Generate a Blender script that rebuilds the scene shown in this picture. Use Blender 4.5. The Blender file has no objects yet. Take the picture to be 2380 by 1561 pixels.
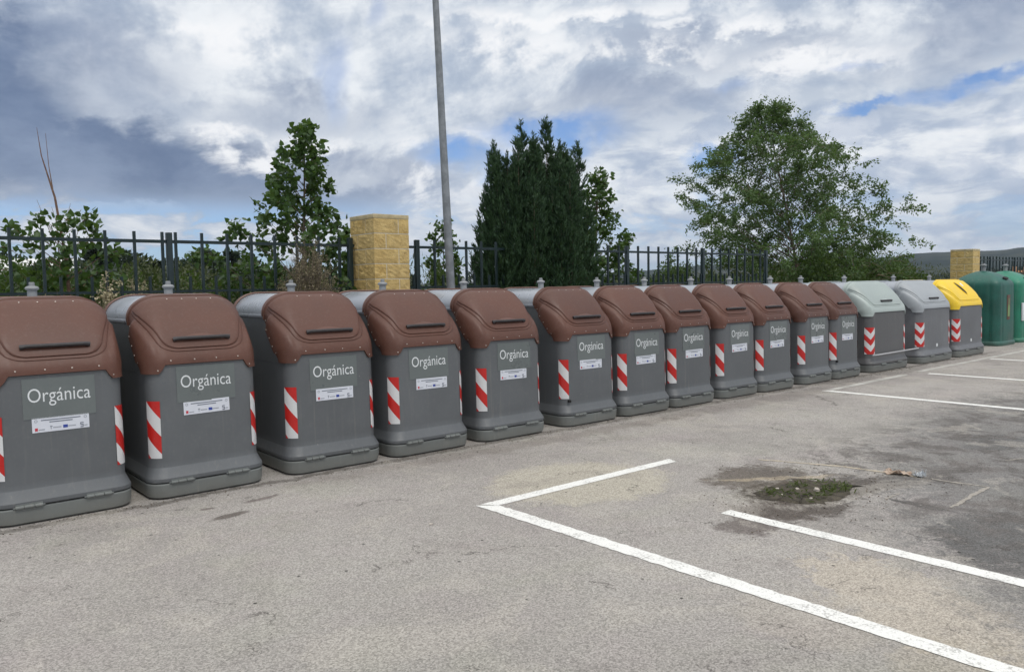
import bpy, bmesh, math, random
import numpy as np
from mathutils import Vector, Matrix
R = math.radians
PI = math.pi
scene = bpy.context.scene
COL = scene.collection

# ------------------------------------------------------------------ camera
def setup_camera():
    pitch = math.atan(118 / 1830); az = R(49.86); roll = R(.92)
    fw = Vector((math.cos(az) * math.cos(pitch), math.sin(az) * math.cos(pitch), -math.sin(pitch)))
    r0 = Vector((math.sin(az), -math.cos(az), 0)); u0 = r0.cross(fw)
    rt = r0 * math.cos(roll) - u0 * math.sin(roll)
    up = u0 * math.cos(roll) + r0 * math.sin(roll)
    m = Matrix((rt, up, -fw)).transposed().to_4x4()
    m.translation = Vector((0, 0, 1.65))
    cd = bpy.data.cameras.new('camera'); co = bpy.data.objects.new('camera', cd); COL.objects.link(co)
    co.matrix_world = m
    cd.sensor_width = 36; cd.lens = 36 * 1830 / 2380
    cd.clip_start = .05; cd.clip_end = 9000
    scene.camera = co
setup_camera()
scene.view_settings.view_transform = 'Standard'
scene.view_settings.look = 'None'
scene.view_settings.exposure = 0.0
scene.view_settings.gamma = 1
SUN_EL, SUN_AZ = 60, -98          # azimuth counted from +X towards +Y

# ------------------------------------------------------------------ node helpers
class NT:
    def __init__(s, tree): s.t = tree; s.n = tree.nodes; s.l = tree.links
    def new(s, typ, **kw):
        n = s.n.new(typ)
        for k, v in kw.items(): setattr(n, k, v)
        return n
    def put(s, sock, v):
        if isinstance(v, bpy.types.NodeSocket): s.l.new(v, sock)
        elif v is not None:
            if sock.type == 'RGBA' and not isinstance(v, (int, float)) and len(v) == 3: v = (*v, 1)
            sock.default_value = v
    def math(s, op, a, b=None, c=None, clamp=False):
        n = s.new('ShaderNodeMath', operation=op, use_clamp=clamp)
        s.put(n.inputs[0], a)
        if b is not None: s.put(n.inputs[1], b)
        if c is not None: s.put(n.inputs[2], c)
        return n.outputs[0]
    def vec(s, x, y, z=0.0):
        n = s.new('ShaderNodeCombineXYZ'); s.put(n.inputs[0], x); s.put(n.inputs[1], y); s.put(n.inputs[2], z)
        return n.outputs[0]
    def sep(s, v):
        n = s.new('ShaderNodeSeparateXYZ'); s.put(n.inputs[0], v); return n.outputs
    def vmul(s, v, k):
        n = s.new('ShaderNodeVectorMath', operation='MULTIPLY'); s.put(n.inputs[0], v); n.inputs[1].default_value = k if not isinstance(k, (int, float)) else (k, k, k)
        return n.outputs[0]
    def noise(s, v, scale, detail=4, rough=.55, dist=0, col=False):
        n = s.new('ShaderNodeTexNoise'); s.put(n.inputs['Vector'], v); n.inputs['Scale'].default_value = scale
        n.inputs['Detail'].default_value = detail; n.inputs['Roughness'].default_value = rough; n.inputs['Distortion'].default_value = dist
        return n.outputs['Color' if col else 'Fac']
    def voro(s, v, scale, feature='F1', out='Distance'):
        n = s.new('ShaderNodeTexVoronoi', feature=feature); s.put(n.inputs['Vector'], v); n.inputs['Scale'].default_value = scale
        return n.outputs[out]
    def rng(s, v, a, b, c=0., d=1., smooth=True):
        n = s.new('ShaderNodeMapRange', interpolation_type='SMOOTHSTEP' if smooth else 'LINEAR')
        s.put(n.inputs['Value'], v)
        for k, q in zip(('From Min', 'From Max', 'To Min', 'To Max'), (a, b, c, d)): n.inputs[k].default_value = q
        return n.outputs['Result']
    def mix(s, f, a, b, mode='MIX'):
        n = s.new('ShaderNodeMix', data_type='RGBA', blend_type=mode)
        s.put(n.inputs[0], f); s.put(n.inputs[6], a); s.put(n.inputs[7], b)
        return n.outputs[2]
    def fmix(s, f, a, b):
        n = s.new('ShaderNodeMix', data_type='FLOAT'); s.put(n.inputs[0], f); s.put(n.inputs[2], a); s.put(n.inputs[3], b); return n.outputs[0]

def srgb(r, g, b):
    f = lambda c: (c / 255 / 12.92) if c / 255 <= .04045 else ((c / 255 + .055) / 1.055) ** 2.4
    return (f(r), f(g), f(b))

# ------------------------------------------------------------------ world: nishita sky seen through broken cloud
def setup_world():
    w = bpy.data.worlds.new('World'); scene.world = w; w.use_nodes = True
    t = NT(w.node_tree); t.n.clear()
    out = t.new('ShaderNodeOutputWorld')
    sky = t.new('ShaderNodeTexSky', sky_type='NISHITA'); sky.sun_disc = False
    sky.sun_elevation = R(SUN_EL); sky.sun_rotation = R(90 - SUN_AZ)
    sky.altitude = 600; sky.air_density = 1.0; sky.dust_density = .6; sky.ozone_density = 2.0
    bg = t.new('ShaderNodeBackground'); t.put(bg.inputs[0], t.mix(1.0, sky.outputs[0], (.66, .90, 1.25), 'MULTIPLY')); bg.inputs[1].default_value = .105
    geo = t.new('ShaderNodeTexCoord')
    x, y, z = t.sep(geo.outputs['Generated'])
    az = t.math('MULTIPLY', t.math('ARCTAN2', y, x), 180 / PI)
    el = t.math('MULTIPLY', t.math('ARCSINE', z), 180 / PI)
    zc = t.math('ADD', t.math('MAXIMUM', z, 0.0), t.rng(az, 35, 70, .30, .48))
    P = t.vec(t.math('DIVIDE', x, zc), t.math('DIVIDE', y, zc), t.math('MULTIPLY', z, 1.5))
    # two warps, so that every edge is ragged
    n1 = t.noise(P, 1.6, 8, .6, .25)
    n2 = t.noise(P, 4.6, 8, .62, .3)
    n3 = t.noise(geo.outputs['Generated'], 17, 8, .62, .15)
    wa = t.math('ADD', t.math('MULTIPLY', t.math('SUBTRACT', n1, .5), 9), t.math('MULTIPLY', t.math('SUBTRACT', n3, .5), 4))
    we = t.math('ADD', t.math('MULTIPLY', t.math('SUBTRACT', n2, .5), 6), t.math('MULTIPLY', t.math('SUBTRACT', n3, .5), 3))
    AZ = t.math('ADD', az, wa); EL = t.math('ADD', el, we)
    ns = t.noise(geo.outputs['Generated'], 7.5, 5, .55, .2)
    AZh = t.math('ADD', az, t.math('ADD', t.math('MULTIPLY', t.math('SUBTRACT', n1, .5), 5), t.math('MULTIPLY', t.math('SUBTRACT', ns, .5), 7)))
    ELh = t.math('ADD', el, t.math('ADD', t.math('MULTIPLY', t.math('SUBTRACT', n2, .5), 4), t.math('MULTIPLY', t.math('SUBTRACT', ns, .5), 4)))
    SKYB.h = (AZh, ELh)
    def blob(a, e, ra, re, soft=.6, tilt=0., A=AZ, B=EL):
        dx = t.math('SUBTRACT', A, a); dy = t.math('SUBTRACT', B, e)
        if tilt: dy = t.math('SUBTRACT', dy, t.math('MULTIPLY', dx, tilt))
        q = t.math('SQRT', t.math('ADD', t.math('POWER', t.math('ABSOLUTE', t.math('DIVIDE', dx, ra)), 2.), t.math('POWER', t.math('ABSOLUTE', t.math('DIVIDE', dy, re)), 2.)))
        return t.rng(q, 1 - soft, 1 + soft, 1, 0)
    def union(bs):
        r = bs[0]
        for b in bs[1:]: r = t.math('MAXIMUM', r, b)
        return r
    # cloud body colour from noise
    shade = t.rng(t.math('ADD', t.math('ADD', t.math('MULTIPLY', n1, .36), t.math('MULTIPLY', n2, .36)), t.math('MULTIPLY', n3, .28)), .42, .58)
    c = t.mix(shade, srgb(172, 186, 206), srgb(242, 246, 250))
    SKYB(t, blob, union)
    dark, dark2, bright, hole = SKYB.res
    c = t.mix(t.math('MULTIPLY', dark2, .75), c, t.mix(t.rng(n2, .35, .65), srgb(142, 156, 182), srgb(184, 194, 210)))
    c = t.mix(t.math('MULTIPLY', dark, .95), c, t.mix(t.rng(t.math('ADD', t.math('MULTIPLY', n1, .6), t.math('MULTIPLY', n2, .4)), .38, .62), srgb(84, 106, 142), srgb(128, 146, 176)))
    hi = t.rng(t.math('ADD', t.math('MULTIPLY', n3, .6), t.math('MULTIPLY', n2, .4)), .42, .56, .12, 1)
    c = t.mix(t.math('MULTIPLY', bright, hi), c, srgb(252, 253, 255))
    # a strip of clear air with small cumulus close to the horizon
    cum = t.noise(t.vec(t.math('MULTIPLY', az, .16), t.math('MULTIPLY', el, .42), 0.), 1.0, 6, .6, .3)
    ccol = t.mix(t.rng(cum, .46, .66), srgb(176, 192, 214), srgb(240, 243, 247))
    low = t.math('MULTIPLY', t.rng(el, 4.5, 7.5, 1, 0), t.rng(az, 58, 62, .85, 1))
    c = t.mix(t.math('MULTIPLY', low, .9), c, ccol)
    cl2 = t.noise(t.vec(t.math('MULTIPLY', az, .12), t.math('MULTIPLY', el, .34), 3.), 1.6, 8, .6, .4)
    rightlow = t.math('MULTIPLY', t.rng(el, 9, 15, 1, 0), t.rng(az, 44, 62, 1, 0))
    c = t.mix(t.math('MULTIPLY', rightlow, .6), c, t.mix(t.rng(cl2, .40, .60), srgb(172, 187, 211), srgb(242, 246, 250)))
    lowhole = t.math('MULTIPLY', t.math('MULTIPLY', t.rng(el, 4.2, 6.6, 1, 0), t.rng(cum, .44, .53, .9, 0)), t.rng(az, 52, 64, .45, 1))
    hole = t.math('MAXIMUM', t.math('MULTIPLY', hole, t.rng(n3, .35, .6, .55, 1)), lowhole)
    # extra brightness added overhead, outside the frame, to light the place
    c = t.mix(t.rng(el, 30, 62, 0, 1), c, (1.55, 1.55, 1.55, 1))
    # below the horizon
    c = t.mix(t.rng(el, -3, -.3, 1, 0), c, (.2, .2, .19, 1))
    cl = t.new('ShaderNodeBackground'); t.l.new(c, cl.inputs[0]); cl.inputs[1].default_value = 1.0
    mx = t.new('ShaderNodeMixShader')
    t.put(mx.inputs[0], t.math('MULTIPLY', hole, .93)); t.l.new(cl.outputs[0], mx.inputs[1]); t.l.new(bg.outputs[0], mx.inputs[2])
    t.l.new(mx.outputs[0], out.inputs[0])
def SKYB(t, blob, union):
    B = lambda L: union([blob(*q) for q in L])
    SKYB.res = (B(DARK), B(DARK2), B(BRIGHT), union([blob(q[0], q[1], q[2] * 1.35, q[3] * 1.6, .6, 0, *SKYB.h) for q in HOLE]))
    wk = union([blob(q[0], q[1], q[2] * 1.1, q[3] * 1.2, .8, 0, *SKYB.h) for q in FAINT]); hs = SKYB.res[3]
    SKYB.res = SKYB.res[:3] + (t.math('MAXIMUM', hs, t.math('MULTIPLY', wk, .5)),)
# (azimuth, elevation, radius az, radius el, softness, tilt) in degrees
#SKY<
DARK = [(72.3, 7.0, 6.9, 1.54, 0.3), (79.8, 6.4, 5.1, 1.05, 0.3), (69.6, 7.9, 3.3, 1.7, 0.5), (77.1, 8.4, 8.0, 2.53, 0.35), (81.0, 9.9, 3.8, 5.06, 0.5), (66.3, 6.0, 6.5, 1.23, 0.35), (75.4, 6.2, 8.3, 1.1, 0.25), (81.7, 14.0, 2.0, 2.18, 0.6)]
DARK2 = [(62.8, 6.0, 5.9, 1.48, 0.5), (64.5, 7.7, 4.6, 2.04, 0.6), (43.9, 3.1, 6.1, 0.61, 0.6), (61.0, 6.9, 6.8, 2.08, 0.5), (78.1, 13.2, 5.7, 3.54, 0.6), (45.4, 6.8, 1.5, 1.51, 0.5), (39.5, 12.4, 7.7, 1.7, 0.6), (19.0, 4.8, 3.4, 0.58, 0.4), (18.9, 15.0, 5.9, 1.68, 0.6), (55.3, 6.0, 2.2, 1.21, 0.4), (66.1, 12.0, 5.7, 1.67, 0.7), (32.9, 15.5, 8.4, 1.33, 0.7), (35.7, 2.9, 4.7, 0.6, 0.6), (20.5, 13.5, 4.2, 0.99, 0.7), (40.2, 4.8, 1.8, 0.91, 0.5)]
BRIGHT = [(42.6, 7.3, 1.8, 0.9, 0.25), (39.6, 4.2, 2.7, 0.6, 0.3), (55.6, 5.7, 2.5, 0.67, 0.3), (59.3, 3.3, 2.7, 0.55, 0.3), (22.3, 6.2, 3.4, 0.67, 0.35), (18.1, 9.2, 2.0, 1.01, 0.35), (28.8, 14.8, 5.3, 0.79, 0.6), (40.7, 15.8, 4.8, 0.82, 0.6), (41.3, 6.9, 1.5, 1.14, 0.2), (40.5, 6.2, 1.8, 0.75, 0.2), (37.9, 5.9, 1.1, 0.71, 0.2), (68.4, 10.2, 1.7, 1.12, 0.25), (69.9, 10.7, 1.6, 0.83, 0.3), (56.8, 7.6, 1.5, 0.6, 0.25), (51.5, 8.1, 2.2, 0.66, 0.3), (21.1, 8.5, 2.9, 1.05, 0.3), (18.8, 7.2, 2.5, 0.77, 0.3), (24.5, 4.7, 2.3, 0.44, 0.3), (20.1, 3.8, 2.8, 0.37, 0.3), (64.5, 9.8, 2.3, 0.86, 0.5), (74.5, 3.3, 2.1, 0.28, 0.3), (71.2, 2.4, 1.4, 0.35, 0.2), (35.7, 17.1, 5.7, 0.53, 0.6), (69.0, 10.0, 2.1, 1.34, 0.5), (67.6, 9.4, 1.1, 1.13, 0.4), (71.4, 17.3, 2.4, 0.76, 0.6), (41.3, 6.6, 1.8, 1.08, 0.3), (37.8, 5.8, 1.2, 0.89, 0.3), (56.9, 7.4, 2.1, 0.9, 0.4), (53.1, 7.3, 2.2, 0.75, 0.4), (57.3, 9.7, 1.8, 0.76, 0.5), (20.9, 7.9, 4.0, 1.57, 0.5), (17.9, 8.2, 1.8, 1.52, 0.4), (27.4, 9.9, 4.0, 0.82, 0.6), (69.2, 16.6, 3.0, 1.56, 0.6), (50.2, 10.4, 3.7, 0.88, 0.6), (45.8, 18.5, 9.0, 0.54, 0.7), (22.2, 4.0, 3.7, 0.54, 0.6), (49.8, 16.7, 4.3, 1.1, 0.7), (81.3, 4.4, 2.3, 0.42, 0.4), (32.9, 9.4, 5.6, 0.85, 0.7)]
FAINT = [(62.2, 14.5, 1.0, 1.93, 0.4), (63.3, 15.1, 0.9, 0.82, 0.4), (59.4, 18.8, 0.7, 0.79, 0.4), (34.3, 13.3, 1.0, 0.47, 0.4), (26.3, 14.1, 1.1, 0.23, 0.4), (37.6, 6.7, 1.3, 0.35, 0.4)]
HOLE = [(52.6, 8.9, 2.6, 0.71, 0.35), (46.5, 10.8, 3.2, 0.64, 0.35), (44.7, 10.2, 1.2, 0.73, 0.4), (18.9, 11.9, 2.0, 0.3, 0.4), (21.4, 11.4, 1.9, 0.41, 0.4), (24.8, 11.2, 1.5, 0.21, 0.4), (35.3, 8.6, 1.4, 0.4, 0.5)]
#SKY>
setup_world()

sd = bpy.data.lights.new('sun', 'SUN'); sd.energy = 1.3; sd.angle = R(16); sd.color = (1, .965, .91)
so = bpy.data.objects.new('sun', sd); COL.objects.link(so)
so.rotation_euler = (R(90 - SUN_EL), 0, R(SUN_AZ + 90))

# ------------------------------------------------------------------ materials
MATS = {}
def mat(name, fn):
    if name in MATS: return MATS[name]
    m = bpy.data.materials.new(name); m.use_nodes = True
    t = NT(m.node_tree); b = t.n['Principled BSDF']
    fn(t, b); MATS[name] = m
    return m
def bump(t, b, h, strength=.3, dist=.01):
    n = t.new('ShaderNodeBump'); n.inputs['Strength'].default_value = strength; n.inputs['Distance'].default_value = dist
    t.put(n.inputs['Height'], h); t.l.new(n.outputs[0], b.inputs['Normal'])
def objco(t): return t.new('ShaderNodeTexCoord').outputs['Object']
def wpos(t): return t.new('ShaderNodeNewGeometry').outputs['Position']

def plastic(name, col, rough=.45, var=.12, dust=.25, spec=.5):
    def fn(t, b):
        w = wpos(t)
        n = t.noise(w, 2.2, 6, .65); n2 = t.noise(w, 38, 3, .6)
        oi = t.new('ShaderNodeObjectInfo').outputs['Random']
        c = t.mix(t.rng(n, .3, .7), [v * (1 - var) for v in col], [v * (1 + var) for v in col])
        k = t.rng(oi, 0, 1, 1 - var * .9, 1 + var * .9, smooth=False); c = t.mix(1.0, c, t.vec(k, k, k), 'MULTIPLY')
        c = t.mix(t.rng(n2, .5, .8, 0, .05), c, (.42, .40, .36))
        drip = t.noise(t.vmul(w, (26, 26, .8)), 1.0, 5, .65); patch = t.noise(w, 1.1, 3, .6)
        c = t.mix(t.math('MULTIPLY', t.rng(drip, .56, .74, 0, dust * 1.6), t.rng(patch, .42, .6)), c, (.27, .255, .225))
        spots = t.new('ShaderNodeTexVoronoi'); t.put(spots.inputs['Vector'], w); spots.inputs['Scale'].default_value = 6.5
        c = t.mix(t.rng(spots.outputs['Distance'], .02, .035, dust * 2.2, 0), c, (.5, .48, .44))
        streak = t.noise(t.vmul(w, (14, 14, 1.2)), 1.5, 4, .6)
        c = t.mix(t.rng(streak, .55, .8, 0, dust * .5), c, (.38, .36, .33))
        low = t.rng(t.math('ADD', t.sep(w)[2], t.math('MULTIPLY', n, .12)), .0, .26, dust, 0)
        c = t.mix(low, c, (.30, .28, .24))
        t.put(b.inputs['Base Color'], c)
        t.put(b.inputs['Roughness'], t.rng(n, .25, .75, rough - .07, rough + .13))
        b.inputs['Specular IOR Level'].default_value = spec
        bump(t, b, t.noise(w, 260, 2, .5), .12, .002)
    return mat(name, fn)

brown = plastic('brown_plastic', (.104, .046, .032), .44, .09, .04, spec=.32)
brown_old = plastic('faded_brown_plastic', (.185, .105, .075), .5, .14, .18)
brown_rim = plastic('pale_brown_rim', (.17, .09, .066), .5, .1, .1)
bodym = plastic('grey_body', (.112, .119, .125), .46, .07, .16)
traym = plastic('grey_tray', (.140, .152, .146), .55, .1, .4)
bodyw = plastic('worn_grey_body', (.150, .155, .165), .5, .16, .35)
bodyd = plastic('dark_grey_body', (.100, .100, .102), .45, .06, .22)
hoodl = plastic('pale_grey_plastic', (.34, .39, .37), .4, .06, .15)
hoodg = plastic('mid_grey_plastic', (.30, .32, .335), .42, .08, .2)
yellow = plastic('yellow_plastic', (.80, .54, .02), .4, .06, .12)
green = plastic('green_fibreglass', (.012, .115, .086), .45, .25, .2)
green2 = plastic('bright_green_fibreglass', (.014, .165, .100), .42, .2, .18)
knobm = plastic('knob_grey', (.24, .25, .26), .5, .1, .3)
handm = plastic('handle_black', (.028, .024, .026), .5, .1, .05)
blackm = plastic('black_gap', (.006, .006, .006), .8, .0, .0)
panelm = plastic('sign_grey', (.136, .154, .152), .3, .04, .05)
whitem = plastic('white_print', (.72, .74, .75), .4, .02, .02)
paperm = plastic('label_paper', (.66, .68, .74), .35, .02, .05)
inkm = plastic('grey_ink', (.16, .18, .22), .5, 0, 0)
greyink = plastic('pale_grey_ink', (.36, .38, .42), .5, 0, 0)
redink = plastic('red_ink', (.5, .04, .06), .5, 0, 0)
blueink = plastic('blue_ink', (.03, .06, .3), .5, 0, 0)
steel = plastic('steel', (.42, .42, .43), .35, .08, .1)
def f_barrel(t, b):
    w = wpos(t)
    n = t.noise(w, 3, 6, .65)
    st = t.noise(t.vmul(w, (30, 1.2, 30)), 1.0, 4, .6)
    t.put(b.inputs['Base Color'], t.mix(t.math('MULTIPLY', n, st), (.30, .32, .35), (.38, .40, .44)))
    b.inputs['Metallic'].default_value = .35
    t.put(b.inputs['Roughness'], t.rng(n, .3, .7, .24, .40))
barrelm = mat('cover_sheet', f_barrel)
def f_rivet(t, b):
    b.inputs['Base Color'].default_value = (.50, .45, .40, 1); b.inputs['Metallic'].default_value = .5; b.inputs['Roughness'].default_value = .3
rivetm = mat('rivet_metal', f_rivet)

def f_stripe(kind):
    def fn(t, b):
        uv = t.new('ShaderNodeUVMap').outputs[0]
        u, v, _ = t.sep(uv)
        if kind == 'diag': q = t.math('SUBTRACT', t.math('MULTIPLY', v, 3.25), t.math('SUBTRACT', u, .0))
        elif kind == 'diagr': q = t.math('SUBTRACT', t.math('MULTIPLY', v, 3.25), t.math('SUBTRACT', 1.0, u))
        else: q = t.math('ADD', t.math('MULTIPLY', v, 4.4), t.math('ABSOLUTE', t.math('SUBTRACT', t.math('MULTIPLY', u, 2.), 1.)))
        off = 4.0 if kind != 'chev' else 3.0
        m = t.math('MODULO', t.math('ADD', q, off), 2.0)
        s = t.math('LESS_THAN', m, 1.0)
        w = wpos(t)
        wear = t.rng(t.noise(w, 40, 5, .7), .62, .72, 0, .6)
        hexa = t.rng(t.voro(w, 220, 'DISTANCE_TO_EDGE'), .0, .12, .86, 1)
        red = t.mix(t.noise(w, 9, 3), (.46, .012, .010), (.58, .022, .016))
        wh = t.mix(t.noise(w, 12, 4), (.60, .61, .62), (.74, .74, .73))
        c = t.mix(s, red, wh); c = t.mix(t.math('MULTIPLY', wear, .35), c, (.3, .28, .26))
        c = t.mix(1.0, c, t.vec(hexa, hexa, hexa), 'MULTIPLY')
        t.put(b.inputs['Base Color'], c); b.inputs['Roughness'].default_value = .3
    return fn
stripeL = mat('hazard_diagonal', f_stripe('diag'))
stripeR = mat('hazard_diagonal_mirrored', f_stripe('diagr'))
stripeC = mat('hazard_chevron', f_stripe('chev'))

def leafmat(name, a, bcol, trans=.35, rough=.5):
    def fn(t, b):
        rnd = t.new('ShaderNodeNewGeometry').outputs['Random Per Island']
        n = t.noise(wpos(t), 2.3, 3, .6)
        f = t.math('ADD', t.math('MULTIPLY', rnd, .65), t.math('MULTIPLY', n, .45))
        c = t.mix(f, a, bcol)
        t.put(b.inputs['Base Color'], c); b.inputs['Roughness'].default_value = rough
        b.inputs['Specular IOR Level'].default_value = .3
        tr = t.new('ShaderNodeBsdfTranslucent'); t.put(tr.inputs[0], t.mix(.5, c, (.16, .26, .02), 'MIX'))
        mx = t.new('ShaderNodeMixShader'); mx.inputs[0].default_value = trans
        t.l.new(b.outputs[0], mx.inputs[1]); t.l.new(tr.outputs[0], mx.inputs[2])
        t.l.new(mx.outputs[0], t.n['Material Output'].inputs[0])
    return mat(name, fn)
poplarleaf = leafmat('poplar_leaf', (.030, .070, .018), (.075, .135, .040), .30, .4)
elmleaf = leafmat('elm_leaf', (.042, .088, .026), (.120, .190, .070), .35)
cypleaf = leafmat('cypress_leaf', (.016, .044, .022), (.056, .104, .046), .12)
scrubleaf = leafmat('scrub_leaf', (.022, .050, .012), (.080, .125, .030), .3)
oliveleaf = leafmat('olive_scrub_leaf', (.045, .060, .025), (.110, .120, .060), .2)
darkleaf = leafmat('far_tree_leaf', (.010, .022, .012), (.026, .045, .018), .1)
farleaf = leafmat('far_wood_leaf', (.012, .022, .014), (.028, .042, .024), .08)
ridgeleaf = leafmat('ridge_leaf', (.016, .028, .026), (.030, .046, .036), .05)
dryleaf = leafmat('dry_leaf', (.16, .125, .075), (.36, .31, .20), .2)
strawleaf = leafmat('straw_leaf', (.34, .28, .17), (.58, .52, .36), .2)
drytwig = leafmat('dry_twig', (.09, .07, .05), (.16, .13, .10), .0)
weedleaf = leafmat('weed_leaf', (.04, .055, .018), (.12, .14, .05), .3)
def simple(name, a, b2, scale=6, rough=.8, bs=.3, bd=.01):
    def fn(t, b):
        w = wpos(t); n = t.noise(w, scale, 6, .65)
        t.put(b.inputs['Base Color'], t.mix(t.rng(n, .3, .7), a, b2)); b.inputs['Roughness'].default_value = rough
        bump(t, b, t.noise(w, scale * 6, 5, .6), bs, bd)
    return mat(name, fn)
barkm = simple('bark', (.10, .075, .05), (.20, .15, .11), 20)
twigm = simple('red_brown_twig', (.13, .07, .045), (.22, .14, .10), 25)
concrete = simple('concrete', (.30, .29, .27), (.40, .39, .36), 5)
soilm = simple('soil', (.035, .028, .020), (.10, .085, .06), 14, .95, .8, .02)
fencem = simple('dark_blue_green_paint', (.006, .016, .018), (.012, .028, .030), 12, .35, .05, .001)
galv = simple('galvanised', (.16, .175, .19), (.26, .28, .30), 9, .55, .1, .002)
orangem = simple('orange_boards', (.45, .22, .10), (.60, .33, .17), 8)
whitewall = simple('white_wall', (.55, .55, .53), (.68, .68, .66), 2)
roofm = simple('pale_roof', (.35, .33, .30), (.45, .42, .38), 2)

# ------------------------------------------------------------------ object helpers
def tag(o, label=None, cat=None, group=None, kind=None):
    if label: o['label'] = label
    if cat: o['category'] = cat
    if group: o['group'] = group
    if kind: o['kind'] = kind
    return o
def empty(name, loc=(0, 0, 0), rz=0., **kw):
    o = bpy.data.objects.new(name, None); COL.objects.link(o); o.location = loc; o.rotation_euler = (0, 0, rz)
    o.empty_display_size = .2
    return tag(o, **kw)
def link(name, me, m=None, parent=None, loc=None, rot=None):
    o = bpy.data.objects.new(name, me); COL.objects.link(o)
    if m is not None and not me.materials: me.materials.append(m)
    if parent: o.parent = parent
    if loc: o.location = loc
    if rot: o.rotation_euler = rot
    return o
def mesh(name, vs, fs, smooth=True, uv=None, angle=None):
    me = bpy.data.meshes.new(name); me.from_pydata([tuple(v) for v in vs], [], [tuple(f) for f in fs])
    if uv is not None:
        l = me.uv_layers.new(name='UVMap')
        for p in me.polygons:
            for li, vi in zip(p.loop_indices, p.vertices): l.data[li].uv = uv[vi]
    if smooth:
        me.polygons.foreach_set('use_smooth', [True] * len(me.polygons))
        if angle: me.set_sharp_from_angle(angle=R(angle))
    me.update(); return me
class MB:
    def __init__(s): s.v = []; s.f = []
    def add(s, vs, fs):
        b = len(s.v); s.v += [tuple(v) for v in vs]; s.f += [tuple(i + b for i in f) for f in fs]; return s
    def box(s, x0, x1, y0, y1, z0, z1, bev=0.):
        if bev <= 0:
            vs = [(x, y, z) for z in (z0, z1) for y in (y0, y1) for x in (x0, x1)]
            return s.add(vs, [(0, 2, 3, 1), (4, 5, 7, 6), (0, 1, 5, 4), (2, 6, 7, 3), (0, 4, 6, 2), (1, 3, 7, 5)])
        bm = bmesh.new(); bmesh.ops.create_cube(bm, size=1)
        for v in bm.verts:
            v.co = ((x0 + x1) / 2 + v.co.x * (x1 - x0), (y0 + y1) / 2 + v.co.y * (y1 - y0), (z0 + z1) / 2 + v.co.z * (z1 - z0))
        bmesh.ops.bevel(bm, geom=bm.edges[:], offset=bev, segments=2, affect='EDGES', profile=.6)
        bm.verts.index_update()
        s.add([v.co[:] for v in bm.verts], [[v.index for v in f.verts] for f in bm.faces]); bm.free(); return s
    def tube(s, pts, rad, n=8, cap=True):
        pts = [Vector(p) for p in pts]; N = len(pts)
        rad = rad if isinstance(rad, (list, tuple)) else [rad] * N
        vs = []; prev = None
        for i, p in enumerate(pts):
            d = (pts[min(i + 1, N - 1)] - pts[max(i - 1, 0)]).normalized()
            a = Vector((0, 0, 1)) if abs(d.z) < .9 else Vector((1, 0, 0))
            if prev is None: u = d.cross(a).normalized()
            else:
                u = prev - d * prev.dot(d); u = u.normalized() if u.length > 1e-6 else d.cross(a).normalized()
            prev = u; w = d.cross(u)
            for k in range(n):
                th = 2 * PI * k / n; vs.append(p + (u * math.cos(th) + w * math.sin(th)) * rad[i])
        fs = [(i * n + k, i * n + (k + 1) % n, (i + 1) * n + (k + 1) % n, (i + 1) * n + k) for i in range(N - 1) for k in range(n)]
        if cap: fs += [tuple(reversed(range(n))), tuple(range((N - 1) * n, N * n))]
        return s.add(vs, fs)
    def lathe(s, prof, n=20, c=(0, 0, 0)):
        vs = [(c[0] + r * math.cos(2 * PI * k / n), c[1] + r * math.sin(2 * PI * k / n), c[2] + z) for r, z in prof for k in range(n)]
        fs = [(i * n + k, i * n + (k + 1) % n, (i + 1) * n + (k + 1) % n, (i + 1) * n + k) for i in range(len(prof) - 1) for k in range(n)]
        fs += [tuple(reversed(range(n))), tuple(range((len(prof) - 1) * n, len(prof) * n))]
        return s.add(vs, fs)
    def mesh(s, name='m', smooth=True, angle=35): return mesh(name, s.v, s.f, smooth, angle=angle)
    def build(s, name, m, parent=None, smooth=True, angle=35): return link(name, s.mesh(name, smooth, angle), m, parent)

def copy_tree(o, parent=None):
    c = o.copy(); COL.objects.link(c); c.parent = parent
    for ch in o.children: copy_tree(ch, c)
    return c

def rrect(hw, hd, r, n=6):
    """rounded rectangle, counter-clockwise seen from above"""
    pts = []
    for cx, cy, a0 in ((hw - r, -(hd - r), -PI / 2), (hw - r, hd - r, 0), (-(hw - r), hd - r, PI / 2), (-(hw - r), -(hd - r), PI)):
        for k in range(n + 1):
            a = a0 + PI / 2 * k / n; pts.append((cx + r * math.cos(a), cy + r * math.sin(a)))
    return pts
def loft(rows, n=6, caps=True):
    """rows of (z, hw, hd, r)"""
    mb = MB(); vs = []
    for z, hw, hd, r in rows: vs += [(x, y, z) for x, y in rrect(hw, hd, r, n)]
    k = 4 * (n + 1); fs = []
    for i in range(len(rows) - 1):
        for j in range(k): fs.append((i * k + j, i * k + (j + 1) % k, (i + 1) * k + (j + 1) % k, (i + 1) * k + j))
    if caps: fs += [tuple(reversed(range(k))), tuple(range((len(rows) - 1) * k, len(rows) * k))]
    return mb.add(vs, fs)

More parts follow.
